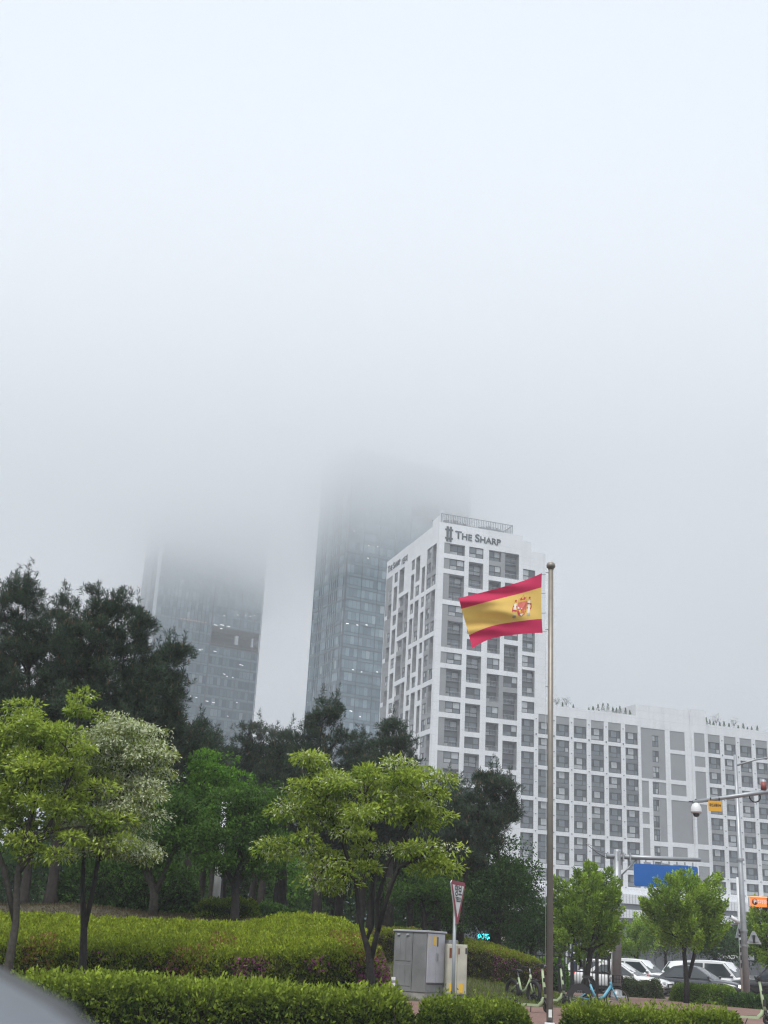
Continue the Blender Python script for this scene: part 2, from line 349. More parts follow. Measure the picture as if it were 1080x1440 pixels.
# ---------------- residential tower (right face + left face)
def build_tower():
    root=thing('apartment_tower','white residential tower with rooftop lettering and staggered balconies behind the flag','building',CORN)
    rz=TH; mxr=Matrix.Rotation(TH,4,'Z'); rl=TH-math.pi/2; mxl=Matrix.Rotation(rl,4,'Z')
    cells=[];wins=[];rails=[]
    c1=(1.3,2.65,6.0);
    # grey backing of column 1 and its windows / loggias
    for n,k in ((0,1),(1,1),(2,2),(4,3),(7,1),(8,2),(10,1),(11,2),(13,3),(16,1),(17,2),(19,1)):
        zt=top(n); zb=zt-FL*(k-1)-2.33
        cells.append((c1[0],c1[2],zb,zt,.1,G_))
    for n in (1,4,7,10,13,16,19): cell1(cells,wins,n,c1[1],c1[2],mxr,rz)
    cell1(cells,wins,0,c1[1],c1[2],mxr,rz,depth=.9)
    for n in (2,5,8,11,14,17): loggia(cells,wins,rails,n,c1[1],c1[2],mxr,rz)
    for n in (0,3,6,9,12,15,18): cell1(cells,wins,n,7.,10.3,mxr,rz)
    for n in (1,4,7,10,13,16): loggia(cells,wins,rails,n,7.,10.3,mxr,rz)
    # columns 3 and 4, joined by grey panels here and there
    for a,b in ((0,2),(8,3)):
        cells.append((11.6,18.6,top(a)-FL*(b-1)-2.33,top(a),.1,G_))
    for n in (1,4,7,10,13,16): cell1(cells,wins,n,11.6,14.45,mxr,rz)
    cell1(cells,wins,0,11.6,14.45,mxr,rz,depth=.7)
    for n in (2,5,8,11,14,17): loggia(cells,wins,rails,n,11.6,14.45,mxr,rz)
    for n in (2,5,8,11,14): cell1(cells,wins,n,15.4,18.6,mxr,rz)
    for n in (0,3,6,9,12,15): loggia(cells,wins,rails,n,15.4,18.6,mxr,rz)
    # column 5
    cell1(cells,wins,1,19.6,22.5,mxr,rz,zt=79.0,zb=76.6)
    for zt,zb in ((75.6,70.2),(65.9,61.0),(57.2,51.6)): loggia(cells,wins,rails,0,19.6,22.5,mxr,rz,zt=zt,zb=zb,depth=.9)
    for zt in (69.3,60.2,50.6): cell1(cells,wins,0,19.6,22.5,mxr,rz,zt=zt,zb=zt-2.4)
    wrows=[(47.0,2),(40.4,3),(30.8,2),(24.4,2),(18.0,1)]
    for zt,k in wrows:
        cells.append((19.6,22.5,zt-3.2*(k-1)-2.4,zt,.12,D_))
        for q in range(k): cell1(cells,wins,0,19.6,22.5,mxr,rz,'B',depth=.3,zt=zt-3.2*q,zb=zt-3.2*q-2.35)
    wins.sort(key=lambda w:-w[1])
    wins=[w for w in wins if w[1]>17]
    mb=MB()
    facade(mb,0,22.95,0,86.4,cells+[(19.4,22.95,83.2,86.4,3.,W_)],W_,W_,mxr,G_)
    # upper right shoulder beyond the wing's roof
    facade(mb,22.95,24.9,50.4,83.2,[],W_,W_,mxr)
    P=lambda x,y,z: mxr@Vector((x,y,z))
    mb.face([P(24.9,0,50.4),P(24.9,32,50.4),P(24.9,32,83.2),P(24.9,0,83.2)],W_)
    mb.face([P(19.4,.0,83.2),P(24.9,0,83.2),P(24.9,32,83.2),P(19.4,32,83.2)],W_)
    mb.face([P(19.4,0,83.2),P(19.4,32,83.2),P(19.4,32,86.4),P(19.4,0,86.4)],W_)
    mb.face([P(0,0,85.2),P(19.4,0,85.2),P(19.4,32,85.2),P(0,32,85.2)],G_)
    mb.face([P(0,32,0),P(24.9,32,0),P(24.9,32,86.4),P(0,32,86.4)],W_)
    # left face
    lc=[];lw=[];lr=[]
    def sx(x): return -on_plane(530+x/10.8,896.3,(CORN.x,CORN.y),DL)[0]
    cA=(sx(98),sx(140),sx(195)); cB=(sx(222),sx(274)); cC=(sx(300),sx(372)); cC2=(sx(395),sx(447)); cD=(sx(480),sx(527)); cE=(sx(550),sx(610)); cF=(sx(645),sx(690)); cG=(sx(712),sx(775)); cH=(sx(795),sx(858))
    off=.0
    T=lambda n: top(n)+off
    def l1(n,c,d=.25): cell1(lc,lw,n,c[0],c[1],mxl,rl,'C',d,zt=T(n),zb=T(n)-2.3)
    def l2(n,c,d=1.5): loggia(lc,lw,lr,n,c[0],c[1],mxl,rl,d,zt=T(n),zb=T(n)-FL-2.35)
    for n in range(0,22,3):
        lc.append((cA[0],cA[2],T(n)-FL*2-2.33,T(n),.08,G_))
        l1(n+1,cA[1:]); l2(n+2,cA[1:]) if n+2<22 else None
        l1(n,cB); l2(n+1,cB)
        lc.append((cC[0],cC2[1],T(n+2)-FL*2-2.33,T(n+2),.08,G_))
        l1(n+2,cC,.6); l2(n+3,cC) if n<20 else None
        l2(n+2,cC2); l1(n+4,cC2)
        l2(n+1,cD); l1(n,cD)
        lc.append((cD[1]+.4,cE[1],T(n+1)-FL-2.33,T(n+1),.08,G_)) if n%2 else None
        l1(n+2,cE); l2(n,cE)
        l2(n+1 if n else 1,cF); l1(n+3,cF)
        lc.append((cG[0],cH[1],T(n)-FL*2-2.33,T(n),.08,G_))
        for q in range(3): l1(n+q,cG)
        l2(n,cH); l1(n+2,cH)
    l2(0,cC); lc=[c for c in lc if c[2]>8]; lw=[w for w in lw if w[1]>14]; lr=[q for q in lr if q[2]>14]
    facade(mb,-32,0,0,86.4,lc,W_,W_,mxl,G_)
    # penthouse block at the corner side, rooftop slab
    for a,b,c,d,z0,z1 in ((.55,1.0,.6,5.5,86.4,88.3),):
        mb.box(mxr@Vector(((a+b)/2,(c+d)/2,(z0+z1)/2)),(b-a,d-c,z1-z0),W_,mxr.to_3x3())
    o=mb.build('wall',root)
    wins.sort(key=lambda w: 0 if w[1]>26 else 1)
    place_windows(root,wins+lw,100)
    rb=MB()
    for xa,xb,z,m in rails+lr:
        if z>18: railing(rb,m,xa,xb,z)
    rb.build('balcony_railing',root)['kind']='stuff'
    # rooftop screen: posts, mesh bars, and two curved cooling louvres behind
    sb=MB(); I=mxr.to_3x3()
    bx=lambda x,y,z,dx,dy,dz,m: sb.box(mxr@Vector((x,y,z)),(dx,dy,dz),m,I)
    for y,(xa,xb) in ((.5,(.6,17.2)),(5.4,(.6,17.2))):
        bx((xa+xb)/2,y,88.5,xb-xa,.1,.12,M['rail']); bx((xa+xb)/2,y,86.5,xb-xa,.08,.08,M['rail'])
        for k in range(42): bx(xa+(xb-xa)*k/41,y,87.5,.09 if k%7 else .16,.08,2.0,M['rail'])
    for k in range(9): bx(17.2,.6+4.7*k/8,87.5,.08,.08,2.0,M['rail'])
    bx(17.2,2.9,88.5,.1,5.,.12,M['rail'])
    sb.build('roof_screen',root)
    for x in (4.2,13.0):
        cb=MB(); n=14
        for k in range(n):
            a0=math.pi*k/n
            cb.box(mxr@Vector((x+2.6*math.cos(a0),2.6+1.2*math.sin(a0),86.6)),(.5,.12,2.2+1.0*math.sin(a0)),M['metal_grey'],I)
        for k in range(18):
            cb.box(mxr@Vector((x-2.9+5.8*k/17,2.2,86.4+.5*math.sin(math.pi*k/17))),(.14,.1,2.4),M['grey_panel'],I)
        cb.build('cooling_unit',root)
    # lettering
    s0,z0=on_plane(640,752,CORN,DR); s1,z1=on_plane(704,763,CORN,DR)
    p=mxr@Vector(((s0+s1)/2,-.05,(z0+z1)/2))
    t=text('The Sharp',2.35,M['sign_dark'],root,p,(R(90),0,TH),extrude=.08,offset=.035,smallcaps=True)
    bpy.context.view_layer.update()
    t.scale=((s1-s0)/max(t.dimensions.x,.1),1,1)
    lg=MB()
    a,za=on_plane(627,748,CORN,DR); b,_=on_plane(636,748,CORN,DR)
    zc=on_plane(631,751,CORN,DR)[1]
    for x in (a+.38,b-.38): lg.box(mxr@Vector((x,-.08,zc)),(.46,.16,3.3),M['sign_dark'],I)
    for z in (zc+.95,zc-.95): lg.box(mxr@Vector(((a+b)/2,-.06,z)),(b-a+.3,.12,.34),M['sign_dark'],I)
    lg.build('emblem',root)
    a,za=on_plane(546,799,CORN,DL); b,zb=on_plane(563,792,CORN,DL); c,zc=on_plane(573,788,CORN,DL)
    t=text('The Sharp',2.2,M['sign_dark'],root,mxl@Vector((-(a+b)/2,-.05,(za+zb)/2)),(R(90),0,rl),extrude=.06,offset=.03,smallcaps=True)
    bpy.context.view_layer.update(); t.scale=(abs(a-b)/max(t.dimensions.x,.1),1,1)
    text('1단지',1.7,M['sign_dark'],root,mxl@Vector((-(b+c)/2+.5,-.05,(zb+zc)/2+.2)),(R(90),0,rl),extrude=.06,offset=.03)
    return root
build_tower()
# ---------------- long wing
def build_wing():
    root=thing('apartment_wing','long white apartment block with regular window grid running off behind the blue road sign','building',CORN)
    mx=Matrix.Rotation(TH,4,'Z'); I=mx.to_3x3(); cells=[];wins=[]
    colsL=[(23.45+4.06*i,26.5+4.06*i) for i in range(6)]; colsR=[(64.1+4.05*i,67.15+4.05*i) for i in range(6)]
    rows=[(46.75,1),(43.5,2),(37.1,2),(30.75,2),(24.35,2),(17.9,1)]
    for xa,xb in colsR+colsL:
        cells.append((xa,xb,44.25,48.35,.1,G_))
        for zt,k in rows:
            if k==2: cells.append((xa,xb,zt-3.2-2.4,zt,.14,D_ if xa<60 else G_))
            for q in range(k):
                z1=zt-3.2*q; z0=z1-2.4
                cells.append((xa,xb,z0,z1,.32,D_)); wins.append(((xa+xb)/2,z0+.02,.32,xb-xa-.03,z1-z0-.04,'B',mx,TH))
    for xa,xb in colsL[:4]: pass
    # stair core: grey panels and narrow windows
    g=[(47.5,53.4,37.5,48.1),(54.6,58.3,44.1,48.1),(54.6,58.3,37.8,43.3),(54.6,58.3,34.6,36.9),(54.5,61.9,25.0,33.6),(54.5,58.1,21.5,24.1),
       (47.5,49.2,31.5,37.0),(47.5,49.2,28.2,30.6),(47.5,49.2,21.3,27.4),(50.1,53.4,34.4,37.0),(50.1,53.4,24.9,33.8),(50.1,53.4,21.4,24.0),(47.5,49.2,15.5,20.6),(50.1,53.4,15.5,20.6),(54.5,58.1,16,20.6)]
    for a in g: cells.append((*a,.1,G_))
    for z in (45.0,41.8,38.5): cells.append((50.3,51.9,z-.7,z+1.7,.3,D_)); wins.append((51.1,z-.68,.3,1.55,2.35,'C',mx,TH))
    for z in (34.5,31.0,27.7,25.0,21.5,18.5): cells.append((50.2,51.7,z,z+2.35,.3,D_)); wins.append((50.95,z+.02,.3,1.45,2.3,'C',mx,TH))
    mb=MB()
    facade(mb,22.95,92,0,50.45,cells,W_,W_,mx,G_)
    B=lambda xa,xb,ya,yb,za,zb,m: mb.box(mx@Vector(((xa+xb)/2,(ya+yb)/2,(za+zb)/2)),(xb-xa,yb-ya,zb-za),m,I)
    P=lambda x,y,z: mx@Vector((x,y,z))
    mb.face([P(22.95,0.,49.6),P(92,0,49.6),P(92,18,49.6),P(22.95,18,49.6)],G_)
    mb.face([P(22.95,18,0),P(92,18,0),P(92,18,50.45),P(22.95,18,50.45)],W_); mb.face([P(92,0,0),P(92,18,0),P(92,18,50.45),P(92,0,50.45)],W_)
    B(46.4,59.55,.02,9,50.45,52.95,W_)
    # projecting pilaster with grey panels
    pc=[(.55,3.2,za,zb,.08,G_) for za,zb in ((44.2,48.2),(41.0,43.2),(34.0,40.0),(25.0,33.2),(21.4,24.0),(16,20.6))]
    facade(mb,0,3.7,0,53.3,pc,W_,W_,mx@Matrix.Translation((59.6,-.7,0)))
    mb.face([P(59.6,-.7,0),P(59.6,0,0),P(59.6,0,53.3),P(59.6,-.7,53.3)],W_); mb.face([P(63.3,-.7,0),P(63.3,6,0),P(63.3,6,53.3),P(63.3,-.7,53.3)],W_)
    mb.face([P(59.6,-.7,53.3),P(63.3,-.7,53.3),P(63.3,6,53.3),P(59.6,6,53.3)],W_); mb.face([P(59.6,0,50.45),P(59.6,6,50.45),P(59.6,6,53.3),P(59.6,0,53.3)],W_)
    # small facade lamps at the grid crossings
    for c in (colsL,colsR):
        for xa,xb in c:
            for zt,k in rows: B(xa-.62,xa-.42,-.14,0,zt+.45,zt+.62,D_)
            for zt,k in rows: B(xa-.62,xa-.42,-.14,0,zt-2.6,zt-2.45,D_)
    mb.build('wall',root)
    # podium storeys
    pm=MB(); Bp=lambda xa,xb,ya,yb,za,zb,m: pm.box(mx@Vector(((xa+xb)/2,(ya+yb)/2,(za+zb)/2)),(xb-xa,yb-ya,zb-za),m,I)
    Bp(-2,40,-1.2,.0,12.3,14.3,W_); Bp(-2,40,-.9,.0,11.2,12.3,D_); Bp(-2,40,-1.2,0,9.2,11.2,W_); Bp(-2,40,-.8,0,0,9.2,M['glass_dark'])
    Bp(40,92,-3.2,0,12.1,13.9,W_); Bp(40,92,-2.8,0,11.0,12.1,D_); Bp(40,92,-3.2,0,9.4,11.0,W_); Bp(40,92,-2.6,0,0,9.4,M['glass_dark'])
    for k in range(48): Bp(-2+k*2-.08,-2+k*2+.08,-3.0 if k>20 else -.95,-.5,0,9.4 if k>20 else 9.2,M['frame'])
    for k in range(74):
        x=40+k*.7; Bp(x-.02,x+.02,-3.22,-3.1,12.15,13.85,D_); Bp(x-.02,x+.02,-3.22,-3.1,9.45,10.95,D_)
    pm.build('podium',root)
    vis=sorted(wins,key=lambda w:-w[1]); place_windows(root,vis,100)
    # roof parapet rail piece
    return root
build_wing()
# ---------------- roof garden plants on the wing
MX=Matrix.Rotation(TH,4,'Z')
def roof_at(px,py): 
    s,z=on_plane(px,py,CORN,DR); return s
# ================================================================== GLASS TOWERS
def tower_glass_mat():
    m=bpy.data.materials.new('curtain_glass'); m.use_nodes=True; nt=m.node_tree; b=nt.nodes['Principled BSDF']
    g=nt.nodes.new('ShaderNodeNewGeometry'); r=nt.nodes.new('ShaderNodeValToRGB')
    r.color_ramp.elements[0].color=(.055,.11,.145,1); r.color_ramp.elements[1].color=(.135,.225,.275,1)
    e=r.color_ramp.elements.new(.9); e.color=(.21,.305,.355,1); r.color_ramp.elements[2].color=(.36,.43,.46,1)
    nt.links.new(g.outputs['Random Per Island'],r.inputs[0]); nt.links.new(r.outputs[0],b.inputs['Base Color'])
    b.inputs['Roughness'].default_value=.15; b.inputs['Specular IOR Level'].default_value=.8; b.inputs['Metallic'].default_value=.22
    return m
M['curtain']=tower_glass_mat()
M['spandrel']=mat('spandrel_glass',(.135,.21,.25),.25,spec=.6,var=.12,vscale=.05)
M['mullion']=mat('mullion_metal',(.075,.095,.11),.4,metal=.3)
M['pale_fin']=mat('pale_fin',(.50,.54,.57),.4)
M['recess']=mat('recess_dark',(.012,.014,.016),.8)
M['office_lamp']=mat('office_lamp',(.9,.9,.88),.4,emit=(1,.98,.92),estr=1.6)
M['office_lamp_warm']=mat('office_lamp_warm',(.9,.6,.4),.4,emit=(1,.55,.25),estr=1.5)
def glass_tower(label, px, py, Y, wid, dep, H, ang, notch, lamps, seed, split, warm=()):
    rng=np.random.default_rng(seed); o=at(px,py,Y)
    root=thing('glass_tower',label,'skyscraper',(o.x,o.y,0),ang)
    FH=4.2; n=int(H/FH)
    body=MB(); fr=MB(); pan=MB(); sp=MB()
    # structural body slightly behind the glass, with the plant-floor recess cut across the front
    body.span((.4,.5,0),(wid-.4,dep-.4,notch[2]),M['recess']); body.span((.4,.5,notch[3]),(wid-.4,dep-.4,H),M['recess'])
    body.span((.4,.5,notch[2]),(notch[0],dep-.4,notch[3]),M['recess']); body.span((notch[0],6,notch[2]),(wid-.4,dep-.4,notch[3]),M['recess'])
    body.span((notch[0]+ (notch[1]-notch[0])*.52,.6,notch[2]),(notch[0]+(notch[1]-notch[0])*.58,2,notch[3]),M['pale_fin'])
    body.span((wid-3.2,.6,notch[2]),(wid-2.6,2,notch[3]),M['pale_fin'])
    body.span((.3,.3,H),(wid-.3,dep-.3,H+.6),M['mullion'])
    def face(Wd, tr, fine, cut):
        """glazing for one face: u along face, outward -y"""
        mod=1.55; m=int(round(Wd/mod)); mod=Wd/m
        for i in range(m):
            for j in range(n):
                z0=j*FH; 
                if cut and cut[0]<(i+.5)*mod<cut[1] and z0+FH>cut[2] and z0<cut[3]: continue
                hi=fine((i+.5)*mod)
                a=rng.normal(0,.012); 
                spn=1.25 if hi else .95
                P=lambda u,d,z: tr@Vector((u,d,z))
                pan.face([P(i*mod+.05,a,z0+spn),P((i+1)*mod-.05,-a,z0+spn),P((i+1)*mod-.05,-a*.4,z0+FH-.06),P(i*mod+.05,a*.8,z0+FH-.06)],M['curtain'])
                sp.face([P(i*mod,0,z0),P((i+1)*mod,0,z0),P((i+1)*mod,0,z0+spn-.06),P(i*mod,0,z0+spn-.06)],M['spandrel'])
        T=tr.to_3x3()
        for i in range(m+1):
            u=i*mod; w=.09 if not (i%4==0) else .16
            segs=[(0,H)]
            if cut and cut[0]<u<cut[1]: segs=[(0,cut[2]),(cut[3],H)]
            if not fine(u) or i%4==0:
                for a,b in segs: fr.box(tr@Vector((u,-.09,(a+b)/2)),(w,.18,b-a),M['mullion'],T)
        for j in range(n+1):
            z=j*FH; segs=[(0,Wd)]
            if cut and cut[2]<z<cut[3]: segs=[(0,cut[0])]
            for a,b in segs:
                fr.box(tr@Vector(((a+b)/2,-.05,z)),(b-a,.1,.4 if j%2 else .2),M['mullion'],T)
                fr.box(tr@Vector(((a+b)/2,-.04,z+1.05)),(b-a,.08,.1),M['mullion'],T)
    I4=Matrix.Identity(4)
    face(wid,I4,lambda u: u>split,notch)
    side=Matrix.Rotation(-math.pi/2,4,'Z')@Matrix.Translation((-dep,0,0))
    face(dep,side,lambda u: (u%9)<4.5,None)
    right=Matrix.Translation((wid,0,0))@Matrix.Rotation(math.pi/2,4,'Z')
    face(dep,right,lambda u: False,None)
    fr.box((max(split,.1),-.25,H/2),(.35,.5,H),M['mullion']); fr.box((.1,-.1,H/2),((1.3 if split>0 else .3),.5,H),M['pale_fin'] if split>0 else M['mullion'])
    fr.box((wid-.1,.2,H/2),(.5,.5,H),M['pale_fin'])
    body.build('core',root); pan.build('glazing',root); sp.build('spandrel',root); fr.build('mullion',root)
    lm=MB(); lm.box((0,0,0),(.5,.08,.16),M['office_lamp']); me=lm.mesh('ceiling_light')
    lw=MB(); lw.box((0,0,0),(.3,.08,.16),M['office_lamp_warm']); mw=lw.mesh('ceiling_light')
    for (lx,ly,sc_) in lamps:
        u,z=on_plane(lx,ly,(o.x,o.y),(math.cos(ang),math.sin(ang)))
        link('ceiling_light',me,root,(u,-.2,z),scale=(sc_,1,1))
    for (lx,ly,sc_) in warm:
        u,z=on_plane(lx,ly,(o.x,o.y),(math.cos(ang),math.sin(ang)))
        link('ceiling_light',mw,root,(u,-.2,z),scale=(sc_,1,1))
    return root
A28=R(28)
o1=at(223,800,470); o2=at(482,880,400)
w1=on_plane(374,800,o1,(math.cos(A28),math.sin(A28)))[0]
zn0=on_plane(330,906,o1,(math.cos(A28),math.sin(A28)))[1]; zn1=on_plane(330,893,o1,(math.cos(A28),math.sin(A28)))[1]
un=on_plane(296,895,o1,(math.cos(A28),math.sin(A28)))[0]
w2=on_plane(662,700,o2,(math.cos(A28),math.sin(A28)))[0]
L1=[(260,788,1),(275,787,2),(286,805,1),(293,806,1),(257,817,1),(270,818,1),(282,820,1),(315,866,1),(334,865,1),(345,866,1),(352,867,1),(358,866,1),(303,879,3),(312,879,3),(321,881,3),(311,884,2),(281,914,2),(302,916,2.5),(338,935,2),(341,936,1),(315,948,2),(319,951,1),(327,953,1),(268,979,1),(276,981,1.5),(291,986,2.5),(300,988,2),(333,988,1),(320,1007,1),(284,913,1)]
Wm=[(255+i*4.2,870+.7*i,1) for i in range(9)]
L2=[(498,747,1),(518,767,1),(531,769,1),(517,785,1),(488,877,2),(502,879,1.5),(515,879,1.5),(496,942,1.5),(508,945,1),(493,1000,2),(506,1008,1),(530,945,1)]
glass_tower('wide glass skyscraper with a dark open plant floor fading into cloud beyond the pines',223,800,470,w1,20,172,A28,(un,w1-.3,zn0,zn1),L1,3,un,Wm)
glass_tower('glass skyscraper fading into cloud directly behind the white residential tower',482,880,400,w2,25,169,A28,(w2*.5,w2-.3,150,154),L2,5,-1.)
# ================================================================== VEGETATION
LM={}
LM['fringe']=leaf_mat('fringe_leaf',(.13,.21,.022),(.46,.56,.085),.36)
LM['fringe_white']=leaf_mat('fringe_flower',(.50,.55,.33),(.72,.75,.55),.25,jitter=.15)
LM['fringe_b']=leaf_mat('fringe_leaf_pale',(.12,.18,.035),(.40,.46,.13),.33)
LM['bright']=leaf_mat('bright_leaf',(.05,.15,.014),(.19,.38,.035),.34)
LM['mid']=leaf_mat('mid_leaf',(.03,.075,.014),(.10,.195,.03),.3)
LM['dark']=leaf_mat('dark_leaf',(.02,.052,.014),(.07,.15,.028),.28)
LM['street']=leaf_mat('street_leaf',(.09,.18,.02),(.33,.48,.06),.36)
LM['grey']=leaf_mat('grey_leaf',(.055,.085,.035),(.12,.15,.06),.25)
LM['pine']=leaf_mat('pine_needle',(.024,.044,.031),(.072,.105,.062),.16,jitter=.4)
LM['pine_b']=leaf_mat('pine_needle_far',(.026,.046,.033),(.072,.10,.062),.16,jitter=.4)
LM['candle']=leaf_mat('pine_candle',(.12,.075,.045),(.16,.12,.07),.1)
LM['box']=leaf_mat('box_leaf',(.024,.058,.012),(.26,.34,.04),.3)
LM['azalea']=leaf_mat('azalea_leaf',(.03,.055,.012),(.28,.35,.03),.3)
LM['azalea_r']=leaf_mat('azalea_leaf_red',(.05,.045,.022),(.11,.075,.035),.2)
LM['pink']=leaf_mat('azalea_flower',(.26,.06,.17),(.42,.13,.30),.3)
LM['salmon']=leaf_mat('azalea_shoot',(.22,.10,.04),(.28,.13,.06),.3)
LM['shrub']=leaf_mat('shrub_leaf',(.016,.042,.012),(.09,.18,.03),.22)
LM['grass']=leaf_mat('grass_blade',(.09,.125,.025),(.19,.25,.045),.3)
def cat_ellipse(ells, Y, rng, n, rad_pow=2.3, dfac=.85):
    vol=np.array([(e[2]*e[3])**.8*e[2]**.35 for e in ells],float); vol/=vol.sum(); out=[]
    idx=rng.choice(len(ells),size=n,p=vol)
    for i in idx:
        px,py,rx,ry=ells[i]; c=at(px,py,Y); k=ppm(Y)
        d=unit(rng.normal(size=3)); r=rng.random()**(1/rad_pow)
        out.append((c.x+d[0]*r*rx/k, c.y+d[1]*r*rx/k*dfac, c.z+d[2]*r*ry/k))
    return np.array(out)
def curve_pts(a,b,n,rng,sag=.0,wob=.05):
    a,b=Vector(a),Vector(b); L=(b-a).length; out=[]
    for i in range(n+1):
        t=i/n; p=a.lerp(b,t); p.z+=sag*L*math.sin(math.pi*t)
        if 0<i<n: p+=Vector(rng.normal(0,wob*L*.3,3))
        out.append(p)
    return out
def grow_wood(mb, stems, pads, bark, rng, k, r_limb=.03, twig=.012):
    """stems: polylines [(point,radius)...]; limbs fork off them to clusters of pads, twigs to each pad"""
    nodes=[]
    for st in stems:
        mb.tube([p for p,_ in st],[r for _,r in st],bark,9)
        for i in range(len(st)-1):
            for t in (0,.5):
                nodes.append((Vector(st[i][0]).lerp(Vector(st[i+1][0]),t), st[i][1]*.7, i+t))
        nodes.append((Vector(st[-1][0]),st[-1][1]*.8,len(st)))
    nodes=[n for n in nodes if n[2]>=1] or nodes
    cen=[pads[0]]
    while len(cen)<min(k,len(pads)):
        d=np.min([np.linalg.norm(pads-c,axis=1) for c in cen],axis=0); cen.append(pads[int(np.argmax(d))])
    cen=np.array(cen)
    for _ in range(3):
        lab=np.argmin(np.linalg.norm(pads[:,None]-cen[None],axis=2),axis=1)
        cen=np.array([pads[lab==i].mean(0) if (lab==i).any() else cen[i] for i in range(len(cen))])
    for i,c in enumerate(cen):
        cv=Vector(c)
        best=min(nodes,key=lambda nd:(nd[0]-cv).length+ (1.2 if nd[0].z>cv.z-.1 else 0))
        pts=curve_pts(best[0],cv,5,rng,.06,.12); r0=max(min(best[1],r_limb*1.6),r_limb)
        mb.tube(pts,[r0*(1-.75*j/5) for j in range(6)],bark,6)
        for p in pads[lab==i]:
            j=min(range(2,6),key=lambda q:(pts[q]-Vector(p)).length)
            mb.tube(curve_pts(pts[j],p,3,rng,.05,.1),[twig,twig*.8,twig*.55,twig*.3],bark,4,caps=False)
def pad_foliage(pads, prad, per, L, W, rng, flat=.6, droop=.3, up=.45, tilt=None):
    n=len(pads); N=n*per; pr=np.repeat(rng.uniform(*prad,size=n),per)[:,None]
    c=np.repeat(pads,per,axis=0)
    d=unit(rng.normal(size=(N,3))+np.array([0,0,up])); 
    pos=c+d*pr*np.array([1,1,flat])*(.5+.6*rng.random((N,1))**.7)
    if tilt is not None: pos=pos+ (pos-c)[:,2:3]*tilt
    D=d*.8+rng.normal(size=(N,3))*.45+np.array([0,0,-droop])
    V=leaf_quads(pos,D,L*rng.uniform(.45,1.5,N),W*rng.uniform(.6,1.4,N),rng)
    keep=rng.random(N)<np.repeat(np.clip(rng.uniform(.35,1.25,n),0,1),per); V=V[keep]; d=d[keep]; pos=pos[keep]
    padt=np.repeat(rng.uniform(.1,.9,n),per)[keep]; N=len(V)
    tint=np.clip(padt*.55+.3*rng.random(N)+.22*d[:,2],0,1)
    return V,tint,pos
def finish_tree(root, wood, V, mats, mi, tint, cname='crown'):
    if wood is not None: wood.build('trunk',root)
    link(cname, quads(cname,V,mats,mi,tint), root)
def tree(label, cat, base, stems, ells, Y, npad, per, L, W, lm, bark, seed, prad=(.25,.42), flat=.6, droop=.3, k=9, flower=None, name='tree', group=None, r_limb=.03, up=.45, dfac=.85, rp=2.3):
    rng=np.random.default_rng(seed); base=Vector(base)
    root=thing(name,label,cat,base,0,group)
    pads=cat_ellipse(ells,Y,rng,npad,rp,dfac)-np.array(base)
    st=[[(Vector(p)-base,r) for p,r in s] for s in stems]
    mb=MB(); grow_wood(mb,st,pads,bark,rng,k,r_limb)
    V,t,pos=pad_foliage(pads,prad,per,L,W,rng,flat,droop,up)
    mi=np.zeros(len(V),int); mats=[LM[lm]]
    if flower:
        fper,FLn,FW,sel=flower
        keep=pads[rng.random(len(pads))<sel]
        if len(keep):
            m=len(keep)*fper; c=np.repeat(keep,fper,axis=0); d=unit(rng.normal(size=(m,3))+np.array([0,0,.7]))
            pr=rng.uniform(prad[0]*.8,prad[1]*1.1,(m,1)); p2=c+d*pr*np.array([1,1,flat])
            V2=leaf_quads(p2,d*.4+rng.normal(size=(m,3))*.5+np.array([0,0,-.5]),FLn*rng.uniform(.6,1.3,m),FW*rng.uniform(.7,1.3,m),rng)
            V=np.concatenate([V,V2]); t=np.concatenate([t,rng.random(m)]); mi=np.concatenate([mi,np.ones(m,int)]); mats.append(LM['fringe_white'])
    finish_tree(root,mb,V,mats,mi,t)
    return root
def stem(Y, pts):   # pts: (px,py,radius[,dy])
    return [(at(p[0],p[1],Y+(p[3] if len(p)>3 else 0)),p[2]) for p in pts]
def gbase(px,py,Y):
    p=at(px,py,Y); return Vector((p.x,Y,float(terr(p.x,Y))-.03))
def with_base(b, st): return [(b,st[0][1]*1.25)]+st
# ---------- fringe trees in the front bed
b=gbase(8,1385,24); bA=b
tree('yellow-green fringe tree with a pale leaning trunk, left of the white-blossomed tree','tree',b,
  [with_base(b,stem(24,[(12,1360,.085),(22,1300,.07),(25,1230,.06),(38,1170,.05),(55,1100,.04),(70,1030,.025)])),
   stem(24,[(22,1300,.06),(5,1220,.05),(-20,1150,.04),(-30,1080,.03)]),
   stem(24,[(25,1230,.05),(70,1160,.04),(100,1090,.03),(112,1000,.02)])],
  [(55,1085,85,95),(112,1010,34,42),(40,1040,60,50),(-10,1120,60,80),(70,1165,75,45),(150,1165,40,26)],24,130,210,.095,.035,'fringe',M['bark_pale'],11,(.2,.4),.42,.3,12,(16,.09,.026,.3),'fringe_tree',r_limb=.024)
b=gbase(118,1372,25)
tree('fringe tree covered in white blossom on a slim forked trunk','tree',b,
  [with_base(b,stem(25,[(117,1345,.075),(118,1308,.065),(116,1250,.045),(118,1190,.04),(130,1120,.03),(140,1060,.02)])),
   stem(25,[(118,1308,.055),(128,1265,.05),(138,1210,.045),(150,1150,.04),(180,1090,.03),(205,1050,.02)])],
  [(165,1060,55,52),(205,1055,42,36),(150,1030,42,26),(200,1120,40,40),(120,1090,30,50),(160,1150,45,40),(165,1195,62,18),(125,1180,30,24)],25,130,150,.088,.034,'fringe_b',M['bark_dark'],12,(.18,.36),.45,.3,12,(140,.075,.028,.85),'fringe_tree',r_limb=.024)
b=gbase(522,1392,24.6)
